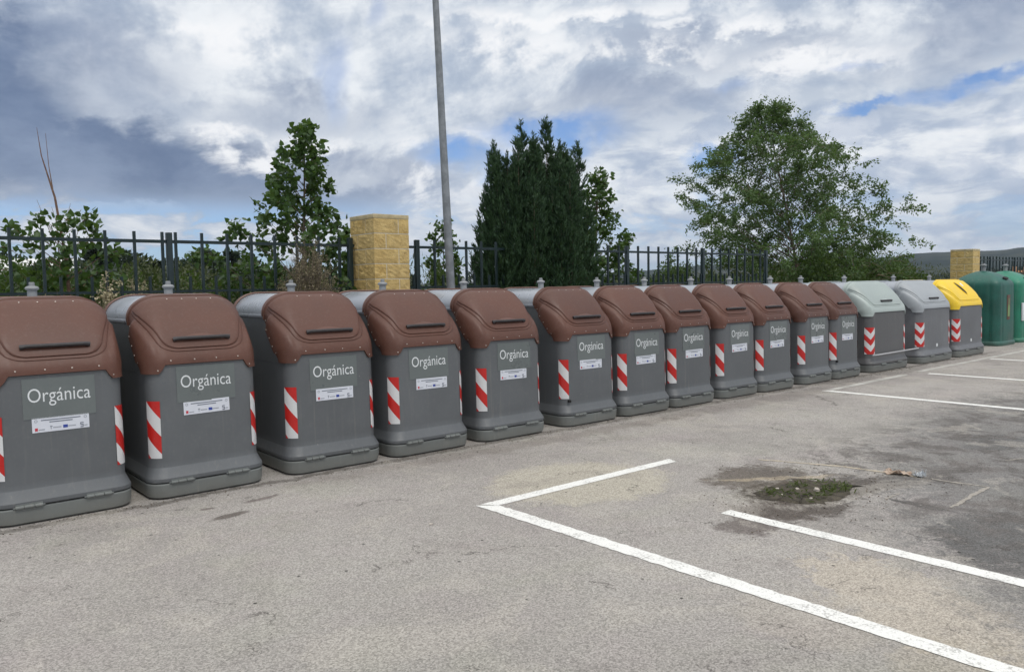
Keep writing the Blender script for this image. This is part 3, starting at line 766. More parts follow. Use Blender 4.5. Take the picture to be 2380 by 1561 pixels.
def f_asphalt(t, b):
    w = wpos(t)
    big = t.noise(w, .55, 5, .6); mid = t.noise(w, 3.2, 5, .65); hue = t.noise(t.vmul(w, (1, 1, 1)), 1.4, 3, .6, col=True)
    c = t.mix(t.rng(big, .3, .7), (.285, .266, .244), (.362, .340, .312))
    c = t.mix(t.rng(mid, .3, .75, 0, .45), c, (.33, .30, .285))
    hs = t.sep(hue)
    c = t.mix(t.rng(hs[0], .5, .7, 0, .30), c, (.33, .285, .28))
    c = t.mix(t.rng(hs[1], .5, .7, 0, .28), c, (.33, .325, .26))
    wn = t.noise(w, 5.5, 5, .65, 0, col=True); wx, wy, _ = t.sep(wn)
    wn2 = t.noise(w, 1.8, 3, .6)
    X, Y, _z = t.sep(w)
    brk = t.noise(t.vmul(w, (1, 1, 1)), 22, 6, .8); brk2 = t.noise(w, 6.5, 6, .7, .6)
    for (x, y, rx, ry, rot, col, st, soft, na) in GSTAINS_SHADE:
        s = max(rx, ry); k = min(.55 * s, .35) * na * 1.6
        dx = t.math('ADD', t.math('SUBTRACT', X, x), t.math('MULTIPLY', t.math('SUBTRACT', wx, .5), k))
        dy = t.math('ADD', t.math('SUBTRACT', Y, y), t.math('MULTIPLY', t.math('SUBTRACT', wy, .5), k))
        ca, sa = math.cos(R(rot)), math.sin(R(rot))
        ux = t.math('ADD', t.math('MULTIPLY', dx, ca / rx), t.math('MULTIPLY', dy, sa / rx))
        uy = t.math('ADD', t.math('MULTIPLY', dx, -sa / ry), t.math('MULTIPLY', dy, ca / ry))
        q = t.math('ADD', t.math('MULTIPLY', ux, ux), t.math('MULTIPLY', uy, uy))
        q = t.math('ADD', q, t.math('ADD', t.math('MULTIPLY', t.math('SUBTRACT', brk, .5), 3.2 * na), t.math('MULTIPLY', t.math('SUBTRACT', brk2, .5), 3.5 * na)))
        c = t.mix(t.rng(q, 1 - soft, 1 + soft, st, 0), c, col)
    # worn, damp-looking blotches over the right-hand side
    reg = t.math('MULTIPLY', t.rng(t.math('SUBTRACT', X, t.math('MULTIPLY', Y, .35)), 3.6, 5.6), t.rng(Y, 3.4, 4.4, 1, .15))
    bl = t.noise(w, 2.4, 8, .72, .4)
    c = t.mix(t.math('MULTIPLY', reg, t.rng(bl, .46, .58, 0, .75)), c, (.105, .094, .086))
    bl2 = t.noise(t.vmul(w, 1.0), 1.15, 7, .7, .8)
    c = t.mix(t.rng(bl2, .54, .66, 0, .30), c, (.20, .178, .165))
    c = t.mix(t.rng(bl2, .38, .48, .42, 0), c, (.405, .375, .33))
    crk = t.new('ShaderNodeTexVoronoi', feature='DISTANCE_TO_EDGE'); t.put(crk.inputs['Vector'], t.vec(t.math('ADD', X, t.math('MULTIPLY', wx, .5)), t.math('ADD', Y, t.math('MULTIPLY', wy, .5)), 0.)); crk.inputs['Scale'].default_value = .75
    c = t.mix(t.math('MULTIPLY', t.rng(crk.outputs['Distance'], .0, .006, .75, 0), t.rng(bl2, .5, .56)), c, (.07, .062, .055))
    # aggregate: light and dark stones, pits, a few black specks
    v = t.new('ShaderNodeTexVoronoi'); t.put(v.inputs['Vector'], w); v.inputs['Scale'].default_value = 130
    gr = t.sep(v.outputs['Color'])[0]
    g2 = t.noise(w, 240, 3, .7); g3 = t.noise(w, 70, 4, .75)
    f = t.math('ADD', t.math('MULTIPLY', gr, .45), t.math('ADD', t.math('MULTIPLY', g2, .5), t.math('MULTIPLY', g3, .6)))
    g = t.rng(f, .45, 1.15, .52, 1.50, smooth=False)
    c = t.mix(1.0, c, t.vec(g, g, g), 'MULTIPLY')
    sp = t.new('ShaderNodeTexVoronoi'); t.put(sp.inputs['Vector'], w); sp.inputs['Scale'].default_value = 4.2
    c = t.mix(t.rng(sp.outputs['Distance'], .035, .055, .9, 0), c, (.03, .027, .025))
    sp2 = t.new('ShaderNodeTexVoronoi'); t.put(sp2.inputs['Vector'], t.vmul(w, 1.0)); sp2.inputs['Scale'].default_value = 7.7; 
    c = t.mix(t.rng(sp2.outputs['Distance'], .03, .05, .6, 0), c, (.55, .53, .48))
    t.put(b.inputs['Base Color'], c); b.inputs['Roughness'].default_value = .88; b.inputs['Specular IOR Level'].default_value = .2
    h = t.math('ADD', t.math('MULTIPLY', gr, .6), t.math('MULTIPLY', g2, .8))
    bump(t, b, h, .55, .006)
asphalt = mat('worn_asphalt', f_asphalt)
def sheet(name, x0, x1, y0, y1, z, m, nx=1, ny=1):
    vs = [(x0 + (x1 - x0) * i / nx, y0 + (y1 - y0) * j / ny, z) for j in range(ny + 1) for i in range(nx + 1)]
    fs = [(j * (nx + 1) + i, j * (nx + 1) + i + 1, (j + 1) * (nx + 1) + i + 1, (j + 1) * (nx + 1) + i) for j in range(ny) for i in range(nx)]
    return tag(link(name, mesh(name, vs, fs, False), m), kind='structure')
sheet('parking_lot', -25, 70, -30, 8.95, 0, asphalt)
def f_grass(t, b):
    w = wpos(t); n = t.noise(w, .08, 6, .6); n2 = t.noise(w, .9, 5, .65)
    c = t.mix(t.rng(n, .35, .65), (.075, .085, .035), (.20, .17, .10)); c = t.mix(t.rng(n2, .4, .7, 0, .6), c, (.06, .075, .03))
    t.put(b.inputs['Base Color'], c); b.inputs['Roughness'].default_value = .95
grassm = mat('dry_field', f_grass)
sheet('ground', -2590, 3190, -2590, 3190, -.35, grassm)
MB().box(-25, 70, 8.90, 9.10, -.4, .52, .01).build('fence_wall', concrete); tag(bpy.data.objects['fence_wall'], 'low concrete wall that carries the dark metal fence behind the bins', 'wall')

# road markings
def f_paint(t, b):
    w = wpos(t)
    n = t.noise(w, 60, 4, .7); n2 = t.noise(w, 7, 4, .65); n3 = t.noise(w, 190, 3, .7)
    c = t.mix(t.rng(n3, .3, .7), (.66, .655, .62), (.82, .81, .77))
    c = t.mix(t.rng(t.math('ADD', n, t.math('MULTIPLY', n2, .55)), .80, .94, 0, .62), c, (.26, .245, .225))
    t.put(b.inputs['Base Color'], c); b.inputs['Roughness'].default_value = .7; bump(t, b, n3, .4, .004)
paint = mat('worn_white_paint', f_paint)
def f_paint2(t, b):
    w = wpos(t)
    n = t.noise(w, 60, 4, .7); n2 = t.noise(w, 3, 4, .65)
    c = t.mix(t.rng(t.math('ADD', t.math('MULTIPLY', n, .5), n2), .6, .95, .15, .95), (.52, .51, .47), (.28, .265, .24))
    t.put(b.inputs['Base Color'], c); b.inputs['Roughness'].default_value = .8
paint2 = mat('faded_white_paint', f_paint2)
rl = random.Random(11)
def stripe(pts_a, pts_b, m, z=.003, jag=.004):
    """a painted band between two long edges, each a pair of end points; edges a little ragged"""
    (a0, a1), (b0, b1) = pts_a, pts_b
    L = math.dist(a0, a1); n = max(int(L / .04), 2); vs = []
    for k in range(n + 1):
        q = k / n
        for (p, r_) in ((a0, a1), (b0, b1)):
            x = p[0] + (r_[0] - p[0]) * q; y = p[1] + (r_[1] - p[1]) * q
            j = rl.gauss(0, jag * .55) if 0 < k < n else 0
            dx, dy = r_[0] - p[0], r_[1] - p[1]; l = math.hypot(dx, dy)
            vs.append((x - dy / l * j, y + dx / l * j, z))
    fs = [(2 * k, 2 * k + 1, 2 * k + 3, 2 * k + 2) for k in range(n)]
    return tag(link('road_marking', mesh('rm', vs, fs, False), m), kind='structure')
stripe(((3.58, 4.645), (5.82, 4.64)), ((3.66, 4.53), (5.77, 4.525)), paint)
stripe(((3.53, 4.645), (3.60, .0)), ((3.665, 4.525), (3.72, .0)), paint, z=.0035, jag=.006)
stripe(((4.69, 3.28), (4.745, -.8)), ((4.81, 3.285), (4.865, -.8)), paint)
stripe(((11.06, 5.965), (13.9, 6.02)), ((11.2, 5.85), (13.9, 5.90)), paint2)
stripe(((14.5, 6.04), (28, 6.17)), ((14.5, 5.93), (28, 6.03)), paint2)
stripe(((11.05, 5.96), (11.10, .8)), ((11.19, 5.85), (11.24, .8)), paint, z=.0035)
stripe(((14.24, 5.74), (14.30, .8)), ((14.38, 5.76), (14.44, .8)), paint)
stripe(((17.62, 5.92), (17.62, .8)), ((17.76, 5.92), (17.76, .8)), paint)
# slab joint and cracks
def ribbon(name, pts, w, m, z, seed=1, jag=.5):
    r_ = random.Random(seed); P = []
    for a, b in zip(pts, pts[1:]):
        n = max(int(math.dist(a, b) / .025), 1)
        for k in range(n): P.append((a[0] + (b[0] - a[0]) * k / n, a[1] + (b[1] - a[1]) * k / n))
    P.append(pts[-1]); vs = []
    ox = oy = 0
    for i, p in enumerate(P):
        q = P[min(i + 1, len(P) - 1)]; o = P[max(i - 1, 0)]; d = Vector((q[0] - o[0], q[1] - o[1])).normalized()
        ww = w * (1 + jag * r_.uniform(-1, 1)); ox = ox * .8 + r_.gauss(0, .003)
        c = Vector(p) + Vector((-d.y, d.x)) * ox
        vs += [(c.x - d.y * ww / 2, c.y + d.x * ww / 2, z), (c.x + d.y * ww / 2, c.y - d.x * ww / 2, z)]
    fs = [(2 * k, 2 * k + 2, 2 * k + 3, 2 * k + 1) for k in range(len(P) - 1)]
    return tag(link(name, mesh(name, vs, fs, False), m), kind='structure')
fill = simple('sandy_filler', (.36, .30, .22), (.52, .46, .36), 30, .9)
fill2 = simple('grey_filler', (.26, .235, .20), (.36, .33, .29), 30, .9)
ribbon('pavement_joint', [(6.38, 4.05), (6.66, 3.42), (6.72, 3.02), (6.74, 2.78)], .035, fill, .003, 1)
ribbon('pavement_joint', [(6.76, 2.68), (6.80, 2.27), (6.0, 2.245)], .028, fill2, .003, 2)
ribbon('pavement_joint', [(5.88, 2.66), (6.11, 2.65)], .015, fill2, .003, 3)
ribbon('pavement_crack', [(7.9, 2.5), (8.3, 2.35), (8.9, 2.42)], .02, fill2, .003, 4)

# pothole with soil, weeds and bits of litter
rw = random.Random(21)
ring = [(5.30, 3.42), (5.65, 3.44), (5.84, 3.38), (6.10, 3.18), (6.12, 2.98), (5.76, 2.89), (5.44, 2.92), (5.30, 3.05), (5.25, 3.30)]
pts = []
for a, b in zip(ring, ring[1:] + ring[:1]):
    for k in range(5): pts.append((a[0] + (b[0] - a[0]) * k / 5 + rw.uniform(-.015, .015), a[1] + (b[1] - a[1]) * k / 5 + rw.uniform(-.015, .015)))
pts = [(x + rw.uniform(-.03, .03), y + rw.uniform(-.03, .03)) for x, y in pts]
cx, cy = 5.66, 3.15; n = len(pts); vs = []
for q, z in ((1.0, .0015), (.93, .005), (.7, .009), (.4, .007)):
    vs += [(cx + (x - cx) * q, cy + (y - cy) * q, z + (rw.uniform(0, .012) if q < .95 else 0)) for x, y in pts]
vs.append((cx, cy, .02))
fs = [(i * n + k, i * n + (k + 1) % n, (i + 1) * n + (k + 1) % n, (i + 1) * n + k) for i in range(3) for k in range(n)] + [(3 * n + k, 3 * n + (k + 1) % n, 4 * n) for k in range(n)]
tag(link('soil_patch', mesh('soil', vs, fs, True), soilm), kind='structure')

# ------------------------------------------------------------------ foliage machinery
def leaf_cloud(name, pos, dirs, size, shape, m, parent=None, seed=0, droop=0., flat=.0):
    """pos (n,3), dirs (n,3) leaf axis; one small bent face group per leaf"""
    rg = np.random.default_rng(seed); pos = np.asarray(pos, float); n = len(pos)
    d = np.asarray(dirs, float); d = d / (np.linalg.norm(d, axis=1, keepdims=True) + 1e-9)
    r_ = rg.normal(size=(n, 3)); r_[:, 2] += flat * np.sign(r_[:, 2] + .001) * 2
    s = np.cross(d, r_); s /= (np.linalg.norm(s, axis=1, keepdims=True) + 1e-9)
    nn = np.cross(s, d)
    sz = size * rg.uniform(.65, 1.25, (n, 1))
    S = np.array(SHAPES[shape][0]); F = SHAPES[shape][1]; k = len(S)
    V = pos[:, None, :] + sz[:, None, :] * (S[None, :, 0:1] * d[:, None, :] + S[None, :, 1:2] * s[:, None, :] + S[None, :, 2:3] * nn[:, None, :])
    V = V.reshape(-1, 3)
    me = bpy.data.meshes.new(name)
    faces = []
    nf = len(F); tot = n * nf
    me.vertices.add(len(V)); me.vertices.foreach_set('co', V.ravel())
    fl = [len(f) for f in F]; base = np.concatenate([np.array(f) for f in F])
    loops = (np.arange(n)[:, None] * k + base[None, :]).ravel()
    me.loops.add(len(loops)); me.loops.foreach_set('vertex_index', loops)
    st = np.concatenate([[0], np.cumsum(fl)[:-1]]); starts = (np.arange(n)[:, None] * sum(fl) + st[None, :]).ravel()
    me.polygons.add(tot); me.polygons.foreach_set('loop_start', starts); me.polygons.foreach_set('loop_total', np.tile(fl, n))
    me.update(calc_edges=True)
    return link(name, me, m, parent)
SHAPES = {
    'delta': ([(0, 0, 0), (.12, .42, .08), (.55, .34, .05), (1, 0, -.10), (.55, -.34, .05), (.12, -.42, .08)], [(0, 1, 2, 3), (0, 3, 4, 5)]),
    'oval': ([(0, 0, 0), (.5, .26, .06), (1, 0, -.08), (.5, -.26, .06)], [(0, 1, 2), (0, 2, 3)]),
    'blade': ([(0, .06, 0), (.6, .10, .04), (1, 0, 0), (.6, -.10, -.04), (0, -.06, 0)], [(0, 1, 2, 3, 4)]),
    'spray': ([(0, 0, 0), (.35, .13, .03), (.7, .08, .0), (1.1, 0, .02), (.7, -.08, .0), (.35, -.13, .03)], [(0, 1, 2, 3), (0, 3, 4, 5)]),
}
def unit(rg, n):
    v = rg.normal(size=(n, 3)); return v / np.linalg.norm(v, axis=1, keepdims=True)

def tree(name, base, height, env, m, lab, cat, nb, leafs, lsize, shape, group=None, seed=1, lean=(0, 0), up=.5, twigs=5, spread=.18, trunk_r=.03, droop=.0, zmin=0., ymin=None, bark=None, start=.1, off=(0, 0), extra=()):
    """trunk with limbs and twigs that fill the envelope env(q, angle) -> radius at relative height q"""
    rg = np.random.default_rng(seed); rd = random.Random(seed)
    root = empty(name, base, label=lab, cat=cat, group=group)
    wood = MB(); n = 10
    axis = lambda q: Vector((lean[0] * q + .03 * math.sin(5 * q + seed) * height * .3, lean[1] * q + .03 * math.cos(4 * q + seed) * height * .3, height * q))
    wood.tube([axis(k / n) for k in range(n + 1)], [trunk_r * (1 - .88 * k / n) + .002 for k in range(n + 1)], 8)
    P, D = [], []
    per0 = max(int(leafs / (nb * (twigs + 1))), 1); rmax = max(env(q / 20, a) for q in range(20) for a in (0, 2, 4))
    for b in range(nb):
        q = start + (1 - start) * (1 - (1 - (b + rd.random()) / nb) ** .9) ** .9
        q = min(q, .985); a = b * 2.399 + rd.uniform(-.5, .5)
        r_ = env(q, a) * rd.uniform(.72, 1.05); per = max(int(per0 * 1.3 * (.35 + .65 * min(r_ / rmax, 1))), 2)
        p0 = axis(max(q - up * r_ / height * .9, 0.02)); tip = axis(q) + Vector((math.cos(a) * r_, math.sin(a) * r_, r_ * up * .35))
        mid = (p0 + tip) / 2 + Vector((0, 0, -r_ * .06 + .1 * r_ * up))
        wood.tube([p0, mid, mid.lerp(tip, .8)], [trunk_r * .38 * (1.05 - q) + .004, trunk_r * .2 * (1.05 - q) + .003, .002], 5)
        segs = [(p0.lerp(mid, .5), tip, 1.0)]
        for k in range(twigs):
            f = rd.uniform(.3, 1.0); c = mid.lerp(tip, f) if f > .5 else p0.lerp(mid, f * 2)
            ln = spread * height * .3 * rd.uniform(.5, 1.2) * (.5 + .6 * min(r_, 1))
            dv = Vector((math.cos(a) * .6 + rd.gauss(0, .6), math.sin(a) * .6 + rd.gauss(0, .6), up * .6 + rd.gauss(0, .35))).normalized()
            e = c + dv * ln + Vector((0, 0, -droop * ln)); wood.tube([c, (c + e) / 2 + Vector((0, 0, .04 * ln)), e], [.004, .003, .0015], 4, cap=False)
            segs.append((c, e, 1.0))
        for (s0, s1, _) in segs:
            tt = rg.uniform(.12, 1.04, per) ** .75
            s0v, s1v = np.array(s0), np.array(s1)
            jit = rg.normal(0, lsize * .55, (per, 3))
            P.append(s0v + (s1v - s0v) * tt[:, None] + jit)
            dd = (s1v - s0v) / (np.linalg.norm(s1v - s0v) + 1e-6) * .6 + rg.normal(0, .65, (per, 3)); dd[:, 2] -= droop
            D.append(dd)
    P = np.concatenate(P); D = np.concatenate(D)
    keep = P[:, 2] + base[2] > zmin
    if ymin is not None: keep &= ((P[:, 1] + base[1]) > ymin) | ((P[:, 2] + base[2]) > 2.35)
    P, D = P[keep], D[keep]
    for e in extra: wood.tube(*e)
    wood.build('trunk', bark or barkm, root)
    leaf_cloud('crown', P, D, lsize, shape, m, root, seed)
    return root

def interp(tab):
    xs = [a for a, _ in tab]; ys = [b for _, b in tab]
    return lambda q: float(np.interp(q, xs, ys))

# view-perpendicular horizontal direction is (.764,-.645); used only to give crowns their lopsided outlines
PX = math.atan2(-.645, .764)
def lop(tabR, tabL):
    fR, fL = interp(tabR), interp(tabL)
    def env(q, a):
        c = math.cos(a - PX); r_ = fR(q); l = fL(q)
        return (r_ + l) / 2 + (r_ - l) / 2 * c
    return env

# the large light green tree behind the fence
def big_tree():
    H = 6.45
    def wob(q, a): return (1.0 + .11 * math.sin(3 * a + 11 * q) + .11 * math.sin(7 * a - 17 * q + 1)) + .07 * math.sin(27 * q)
    e0 = lop([(0, 1.5), (.2, 2.1), (.36, 2.7), (.50, 2.2), (.60, 1.95), (.70, 1.75), (.80, 1.3), (.90, .8), (1, .2)],
             [(0, 1.4), (.2, 2.8), (.34, 3.1), (.5, 2.75), (.6, 2.3), (.7, 2.2), (.80, 1.4), (.88, .8), (.95, .5), (1, .15)])
    env = lambda q, a: e0(q, a) * wob(q, a)
    return tree('elm_tree', (19.35, 10.75, -.3), H + .05, env, elmleaf, 'large spreading light green tree with fine leaves behind the fence', 'tree',
                205, 82000, .076, 'oval', None, 7, (-.95, .75), .55, 8, .26, .05, .30, 1.2, 8.6)
big_tree()
# poplar saplings
env = lop([(0, .85), (.25, 1.0), (.42, 1.0), (.52, .95), (.64, .55), (.78, .30), (.88, .20), (.95, .12), (1, .04)], [(0, 1.0), (.25, 1.1), (.45, 1.0), (.52, 1.25), (.60, 1.3), (.66, .75), (.78, .55), (.86, .46), (.92, .22), (1, .05)])
tree('poplar_tree', (4.76, 10.0, -.3), 4.15, env, poplarleaf, 'tall young poplar with broad glossy leaves left of the nearer stone pillar', 'tree', 96, 8200, .076, 'delta', 'young poplars behind the fence', 3, (.05, 0), .7, 3, .17, .035, .25, 1.0)
env = lop([(0, .3), (.5, .36), (.7, .38), (.85, .2), (1, .06)], [(0, .3), (.5, .35), (.7, .36), (.85, .3), (1, .06)])
tree('poplar_tree', (8.12, 11.5, -.3), 3.1, env, poplarleaf, 'small poplar sapling right behind the lamp pole', 'tree', 40, 2100, .074, 'delta', 'young poplars behind the fence', 5, (0, 0), .7, 3, .22, .02, .25, 1.0)
env = lop([(0, .8), (.45, .85), (.6, .72), (.7, .50), (.85, .25), (1, .08)], [(0, .6), (.6, .5), (.85, .3), (1, .08)])
tree('poplar_tree', (10.85, 10.4, -.3), 4.05, env, poplarleaf, 'poplar half hidden by the right side of the dark cypress', 'tree', 84, 6200, .075, 'delta', 'young poplars behind the fence', 9, (.1, 0), .8, 3, .22, .035, .25, 1.0)
# leafless stem with leafy suckers
env = lop([(0, .35), (.5, .46), (.75, .52), (.9, .48), (1, .38)], [(0, .40), (.6, .66), (.8, .66), (.92, .5), (1, .1)])
bare = []
V = Vector
bare.append(([V((.08, 0, 1.6)), V((.06, 0, 2.3)), V((-.02, 0, 3.0)), V((-.13, 0, 3.45)), V((-.16, 0, 3.75))], [.022, .018, .012, .006, .002], 6))
bare.append(([V((-.03, 0, 3.03)), V((-.06, 0.02, 3.35)), V((-.075, .02, 3.7))], [.007, .004, .002], 5))
for a_, z0, dx, dz in ((0, 2.35, -.24, .62), (1, 2.45, -.17, .30), (2, 2.25, .20, .55), (3, 2.65, .09, .30), (4, 2.2, -.3, .25), (5, 2.55, -.10, .35)):
    bare.append(([V((.05, 0, z0)), V((.05 + dx * .5, .05, z0 + dz * .4)), V((.05 + dx, .04, z0 + dz))], [.006, .004, .0015], 5))
tree('dying_poplar', (1.85, 10.0, -.3), 2.80, env, poplarleaf, 'leafless bare stem with leafy shoots round its foot, far left behind the fence', 'tree', 52, 2900, .074, 'delta', None, 12, (0, 0), .6, 3, .25, .018, .2, .8, None, twigm, extra=bare)

# the dark cypress clump: steep feathery spires
def cypress():
    base = (8.16, 9.12, -.3); rg = np.random.default_rng(4); rd = random.Random(4)
    root = empty('cypress', base, label='dense dark green cypress clump with several pointed tops right of the lamp pole', cat='tree')
    wood = MB(); P, D, PT, DT = [], [], [], []
    pr = Vector((.764, -.645, 0)); vw = Vector((.645, .764, 0))
    # (offset across, offset away, height of the tip, radius)
    sp = [(-.62, 0, 4.20, .24), (-.42, .2, 3.85, .26), (-.18, -.1, 4.50, .30), (.02, .25, 4.2, .3), (.22, 0, 4.55, .30), (.30, .3, 4.2, .28), (.52, .1, 4.15, .26), (.72, .1, 4.18, .25),
          (-.85, .1, 2.95, .24), (-.92, -.1, 2.45, .22), (.85, .0, 3.2, .3), (.92, .2, 2.4, .3), (-.45, -.45, 3.3, .34), (.0, -.5, 3.6, .36), (.42, -.45, 3.2, .34), (-.2, .5, 3.7, .3), (-.75, -.2, 3.5, .25), (.1, -.2, 3.9, .34)]
    sp = [(a * .97, b_ * .9, (c_ - .05) * .965, d_ * 1.08) for a, b_, c_, d_ in sp]
    for k in range(34): x_ = rd.uniform(-.60, .70); sp.append((x_, rd.uniform(-.40, .25), rd.uniform(3.5, 4.12) - abs(x_ - .08) * .45, rd.uniform(.26, .36)))
    for ax, aw, h, r_ in sp:
        r_ *= 1.22
        b0 = pr * (ax * .72) + vw * (aw * .7); tip = pr * ax + vw * aw; tip.z = h
        path = lambda q: b0.lerp(Vector((tip.x, tip.y, 0)), min(q * 1.4, 1)) + Vector((0, 0, h * q))
        wood.tube([path(k / 6) for k in range(7)], [.03 * (1 - .93 * k / 6) for k in range(7)], 5)
        for k in range(int(170 * h / 4)):
            q = rd.uniform(.12, 1) ** .85; q = min(q, .995)
            rr = r_ * (1.25 * min(1, (1 - q) * 2.1) ** 1.0) * rd.uniform(.3, 1.1) + .015
            a = rd.uniform(0, 2 * PI); c = path(q) + Vector((math.cos(a), math.sin(a), 0)) * rr * .45
            ln = .20 * (1.1 - .6 * q) * rd.uniform(.6, 1.3)
            dv = (Vector((math.cos(a), math.sin(a), 0)) * .42 + Vector((rd.gauss(0, .1), rd.gauss(0, .1), 1.0))).normalized()
            m_ = 24
            tt = rg.uniform(0, 1, m_)[:, None]
            P.append(np.array(c) + np.array(dv) * ln * tt + rg.normal(0, .012, (m_, 3)) + np.array([math.cos(a), math.sin(a), 0]) * rr * .3)
            D.append(np.array(dv) + rg.normal(0, .27, (m_, 3)))
        # leader: a thin feathered tip
        for k in range(40):
            q = k / 40; c = np.array(path(1)) + np.array([0, 0, -.42 + .58 * q]); PT.append(c[None] + rg.normal(0, .006 + .035 * (1 - q), (5, 3)) * [1, 1, .5]); DT.append(rg.normal(0, .55, (5, 3)) + np.array([0, 0, 1.1]))
        m_ = int(620 * h); q = rg.uniform(.1, .86, m_); a = rg.uniform(0, 2 * PI, m_); rr = r_ * 1.15 * np.minimum(1, (1 - q) * 1.8) ** 1.1 * rg.uniform(0, .8, m_)
        cc = np.array([path(float(v)) for v in q]); cc[:, 0] += np.cos(a) * rr; cc[:, 1] += np.sin(a) * rr
        P.append(cc); D.append(np.stack([np.cos(a) * .4, np.sin(a) * .4, np.ones(m_)], 1) + rg.normal(0, .3, (m_, 3)))
    wood.build('trunk', barkm, root)
    leaf_cloud('crown', np.concatenate(P), np.concatenate(D), .062, 'spray', cypleaf, root, 4)
    leaf_cloud('tip_foliage', np.concatenate(PT), np.concatenate(DT), .050, 'spray', cypleaf, root, 5)
cypress()

# dry bush, dry weeds
def twig_bush(name, base, h, w, m_leaf, m_twig, lab, cat, n, seed, leafsz=.014, per=10, shape='oval', group=None, top=.55):
    rd = random.Random(seed); rg = np.random.default_rng(seed); root = empty(name, base, label=lab, cat=cat, group=group)
    wood = MB(); P, D = [], []
    for k in range(n):
        a = rd.uniform(0, 2 * PI); s = rd.uniform(0, 1) ** .6
        tip = Vector((math.cos(a) * w * s, math.sin(a) * w * s, h * (1 - .35 * s * s) * rd.uniform(.75, 1.02)))
        mid = Vector((tip.x * .35, tip.y * .35, tip.z * .55))
        wood.tube([Vector((tip.x * .05, tip.y * .05, 0)), mid, tip], [.005, .0035, .001], 4, cap=False)
        for j in range(4):
            c = mid.lerp(tip, rd.uniform(0, .9)); e = c + Vector((rd.gauss(0, .06), rd.gauss(0, .06), rd.uniform(.02, .14)))
            wood.tube([c, e], [.002, .0008], 3, cap=False)
            tt = rg.uniform(0, 1, per)[:, None]; P.append(np.array(c) + (np.array(e) - np.array(c)) * tt + rg.normal(0, .008, (per, 3))); D.append(rg.normal(0, 1, (per, 3)))
        tt = rg.uniform(top, 1, per)[:, None]; P.append(np.array(mid) + (np.array(tip) - np.array(mid)) * tt + rg.normal(0, .008, (per, 3))); D.append(rg.normal(0, 1, (per, 3)))
    wood.build('stems', m_twig, root); leaf_cloud('seed_heads', np.concatenate(P), np.concatenate(D), leafsz, shape, m_leaf, root, seed)
twig_bush('dry_bush', (4.20, 8.72, 0), 2.28, .44, dryleaf, drytwig, 'grey-brown dried bush with pale seed heads in front of the tall poplar', 'bush', 520, 31, .020, 9, 'oval')
twig_bush('dry_weed', (2.00, 8.70, 0), 1.90, .15, strawleaf, drytwig, 'straw-coloured dry weed rising between the first and second bin', 'plant', 70, 33, .034, 16, group='dry weeds by the fence')
twig_bush('dry_weed', (2.42, 9.25, 0), 2.05, .18, strawleaf, drytwig, 'straw-coloured dry weed behind the fence above the second bin', 'plant', 46, 34, .030, 9, group='dry weeds by the fence')
twig_bush('dry_weed', (1.55, 8.8, 0), 1.72, .18, strawleaf, drytwig, 'short dry weed above the right side of the first bin', 'plant', 44, 35, .030, 8, group='dry weeds by the fence')

# scrub behind the fence
def shrub(name, base, h, w, m, lab, n, seed, sz=.05, shape='oval', group='wild shrubs behind the fence', cat='shrub', lumps=16, zmin=.6):
    rg = np.random.default_rng(seed); rd = random.Random(seed); root = empty(name, base, label=lab, cat=cat, group=group)
    P, D = [], []; wood = MB()
    for k in range(lumps):
        a = rd.uniform(0, 2 * PI); s = w * rd.uniform(0, .8) ** .7
        c = np.array([math.cos(a) * s, math.sin(a) * s, h * rd.uniform(.45, .86)]); rr = np.array([w * .42, w * .42, h * .24]) * rd.uniform(.7, 1.2)
        m_ = n // lumps; u = unit(rg, m_); q = rg.uniform(.55, 1.05, (m_, 1)) ** .6
        P.append(c + u * rr * q); D.append(u + rg.normal(0, .7, (m_, 3)) + np.array([0, 0, .3]))
        wood.tube([Vector((c[0] * .2, c[1] * .2, 0)), Vector(c * .6), Vector(c)], [.02, .012, .005], 5)
    P = np.concatenate(P); D = np.concatenate(D); P[:, 2] = np.minimum(P[:, 2], h * (1.0 + .06 * np.sin(P[:, 0] * 9)))
    keep = P[:, 2] + base[2] > zmin
    wood.build('stems', barkm, root); leaf_cloud('foliage', P[keep], D[keep], sz, shape, m, root, seed)
    return root
SH = [((1.0, 10.6), 1.92, .75, 'scrub', 'dense green shrub at the far left edge behind the fence'),
      ((2.0, 10.9), 1.92, .8, 'scrub', 'green shrub filling the gap behind the leafless stem'),
      ((2.9, 11.6), 1.98, .9, 'olive', 'olive-green shrub between the leafless stem and the fence post'),
      ((3.7, 11.4), 1.85, .8, 'scrub', 'green shrub behind the first fence post'),
      ((4.5, 12.2), 1.98, .9, 'olive', 'olive-green shrub left of the tall poplar'),
      ((5.6, 11.8), 1.9, .7, 'scrub', 'green shrub behind the right foot of the tall poplar'),
      ((7.45, 10.6), 1.95, .35, 'scrub', 'light green shrub at the left foot of the cypress'),
      ((17.6, 14.0), 1.98, 1.0, 'scrub', 'bright green bush seen through the open stretch of fence'),
      ((15.4, 10.6), 1.8, .8, 'scrub', 'dark green shrub at the left foot of the large tree'),
      ((17.3, 10.0), 2.2, 1.1, 'scrub', 'low shrub under the left half of the large tree'),
      ((19.4, 10.0), 2.35, 1.2, 'scrub', 'green shrub round the foot of the large tree'),
      ((21.6, 10.2), 2.35, 1.3, 'scrub', 'soft green shrub right of the large tree, above the pale grey lid'),
      ((23.9, 10.8), 1.9, 1.0, 'olive', 'low olive shrub between the large tree and the farther pillar')]
for i, ((x, y), h, w, kk, lab) in enumerate(SH):
    shrub('shrub', (x, y, -.3), h + .3, w, scrubleaf if kk == 'scrub' else oliveleaf, lab, int(7500 * w + 2500), 50 + i, .062 if x < 8 else .085)

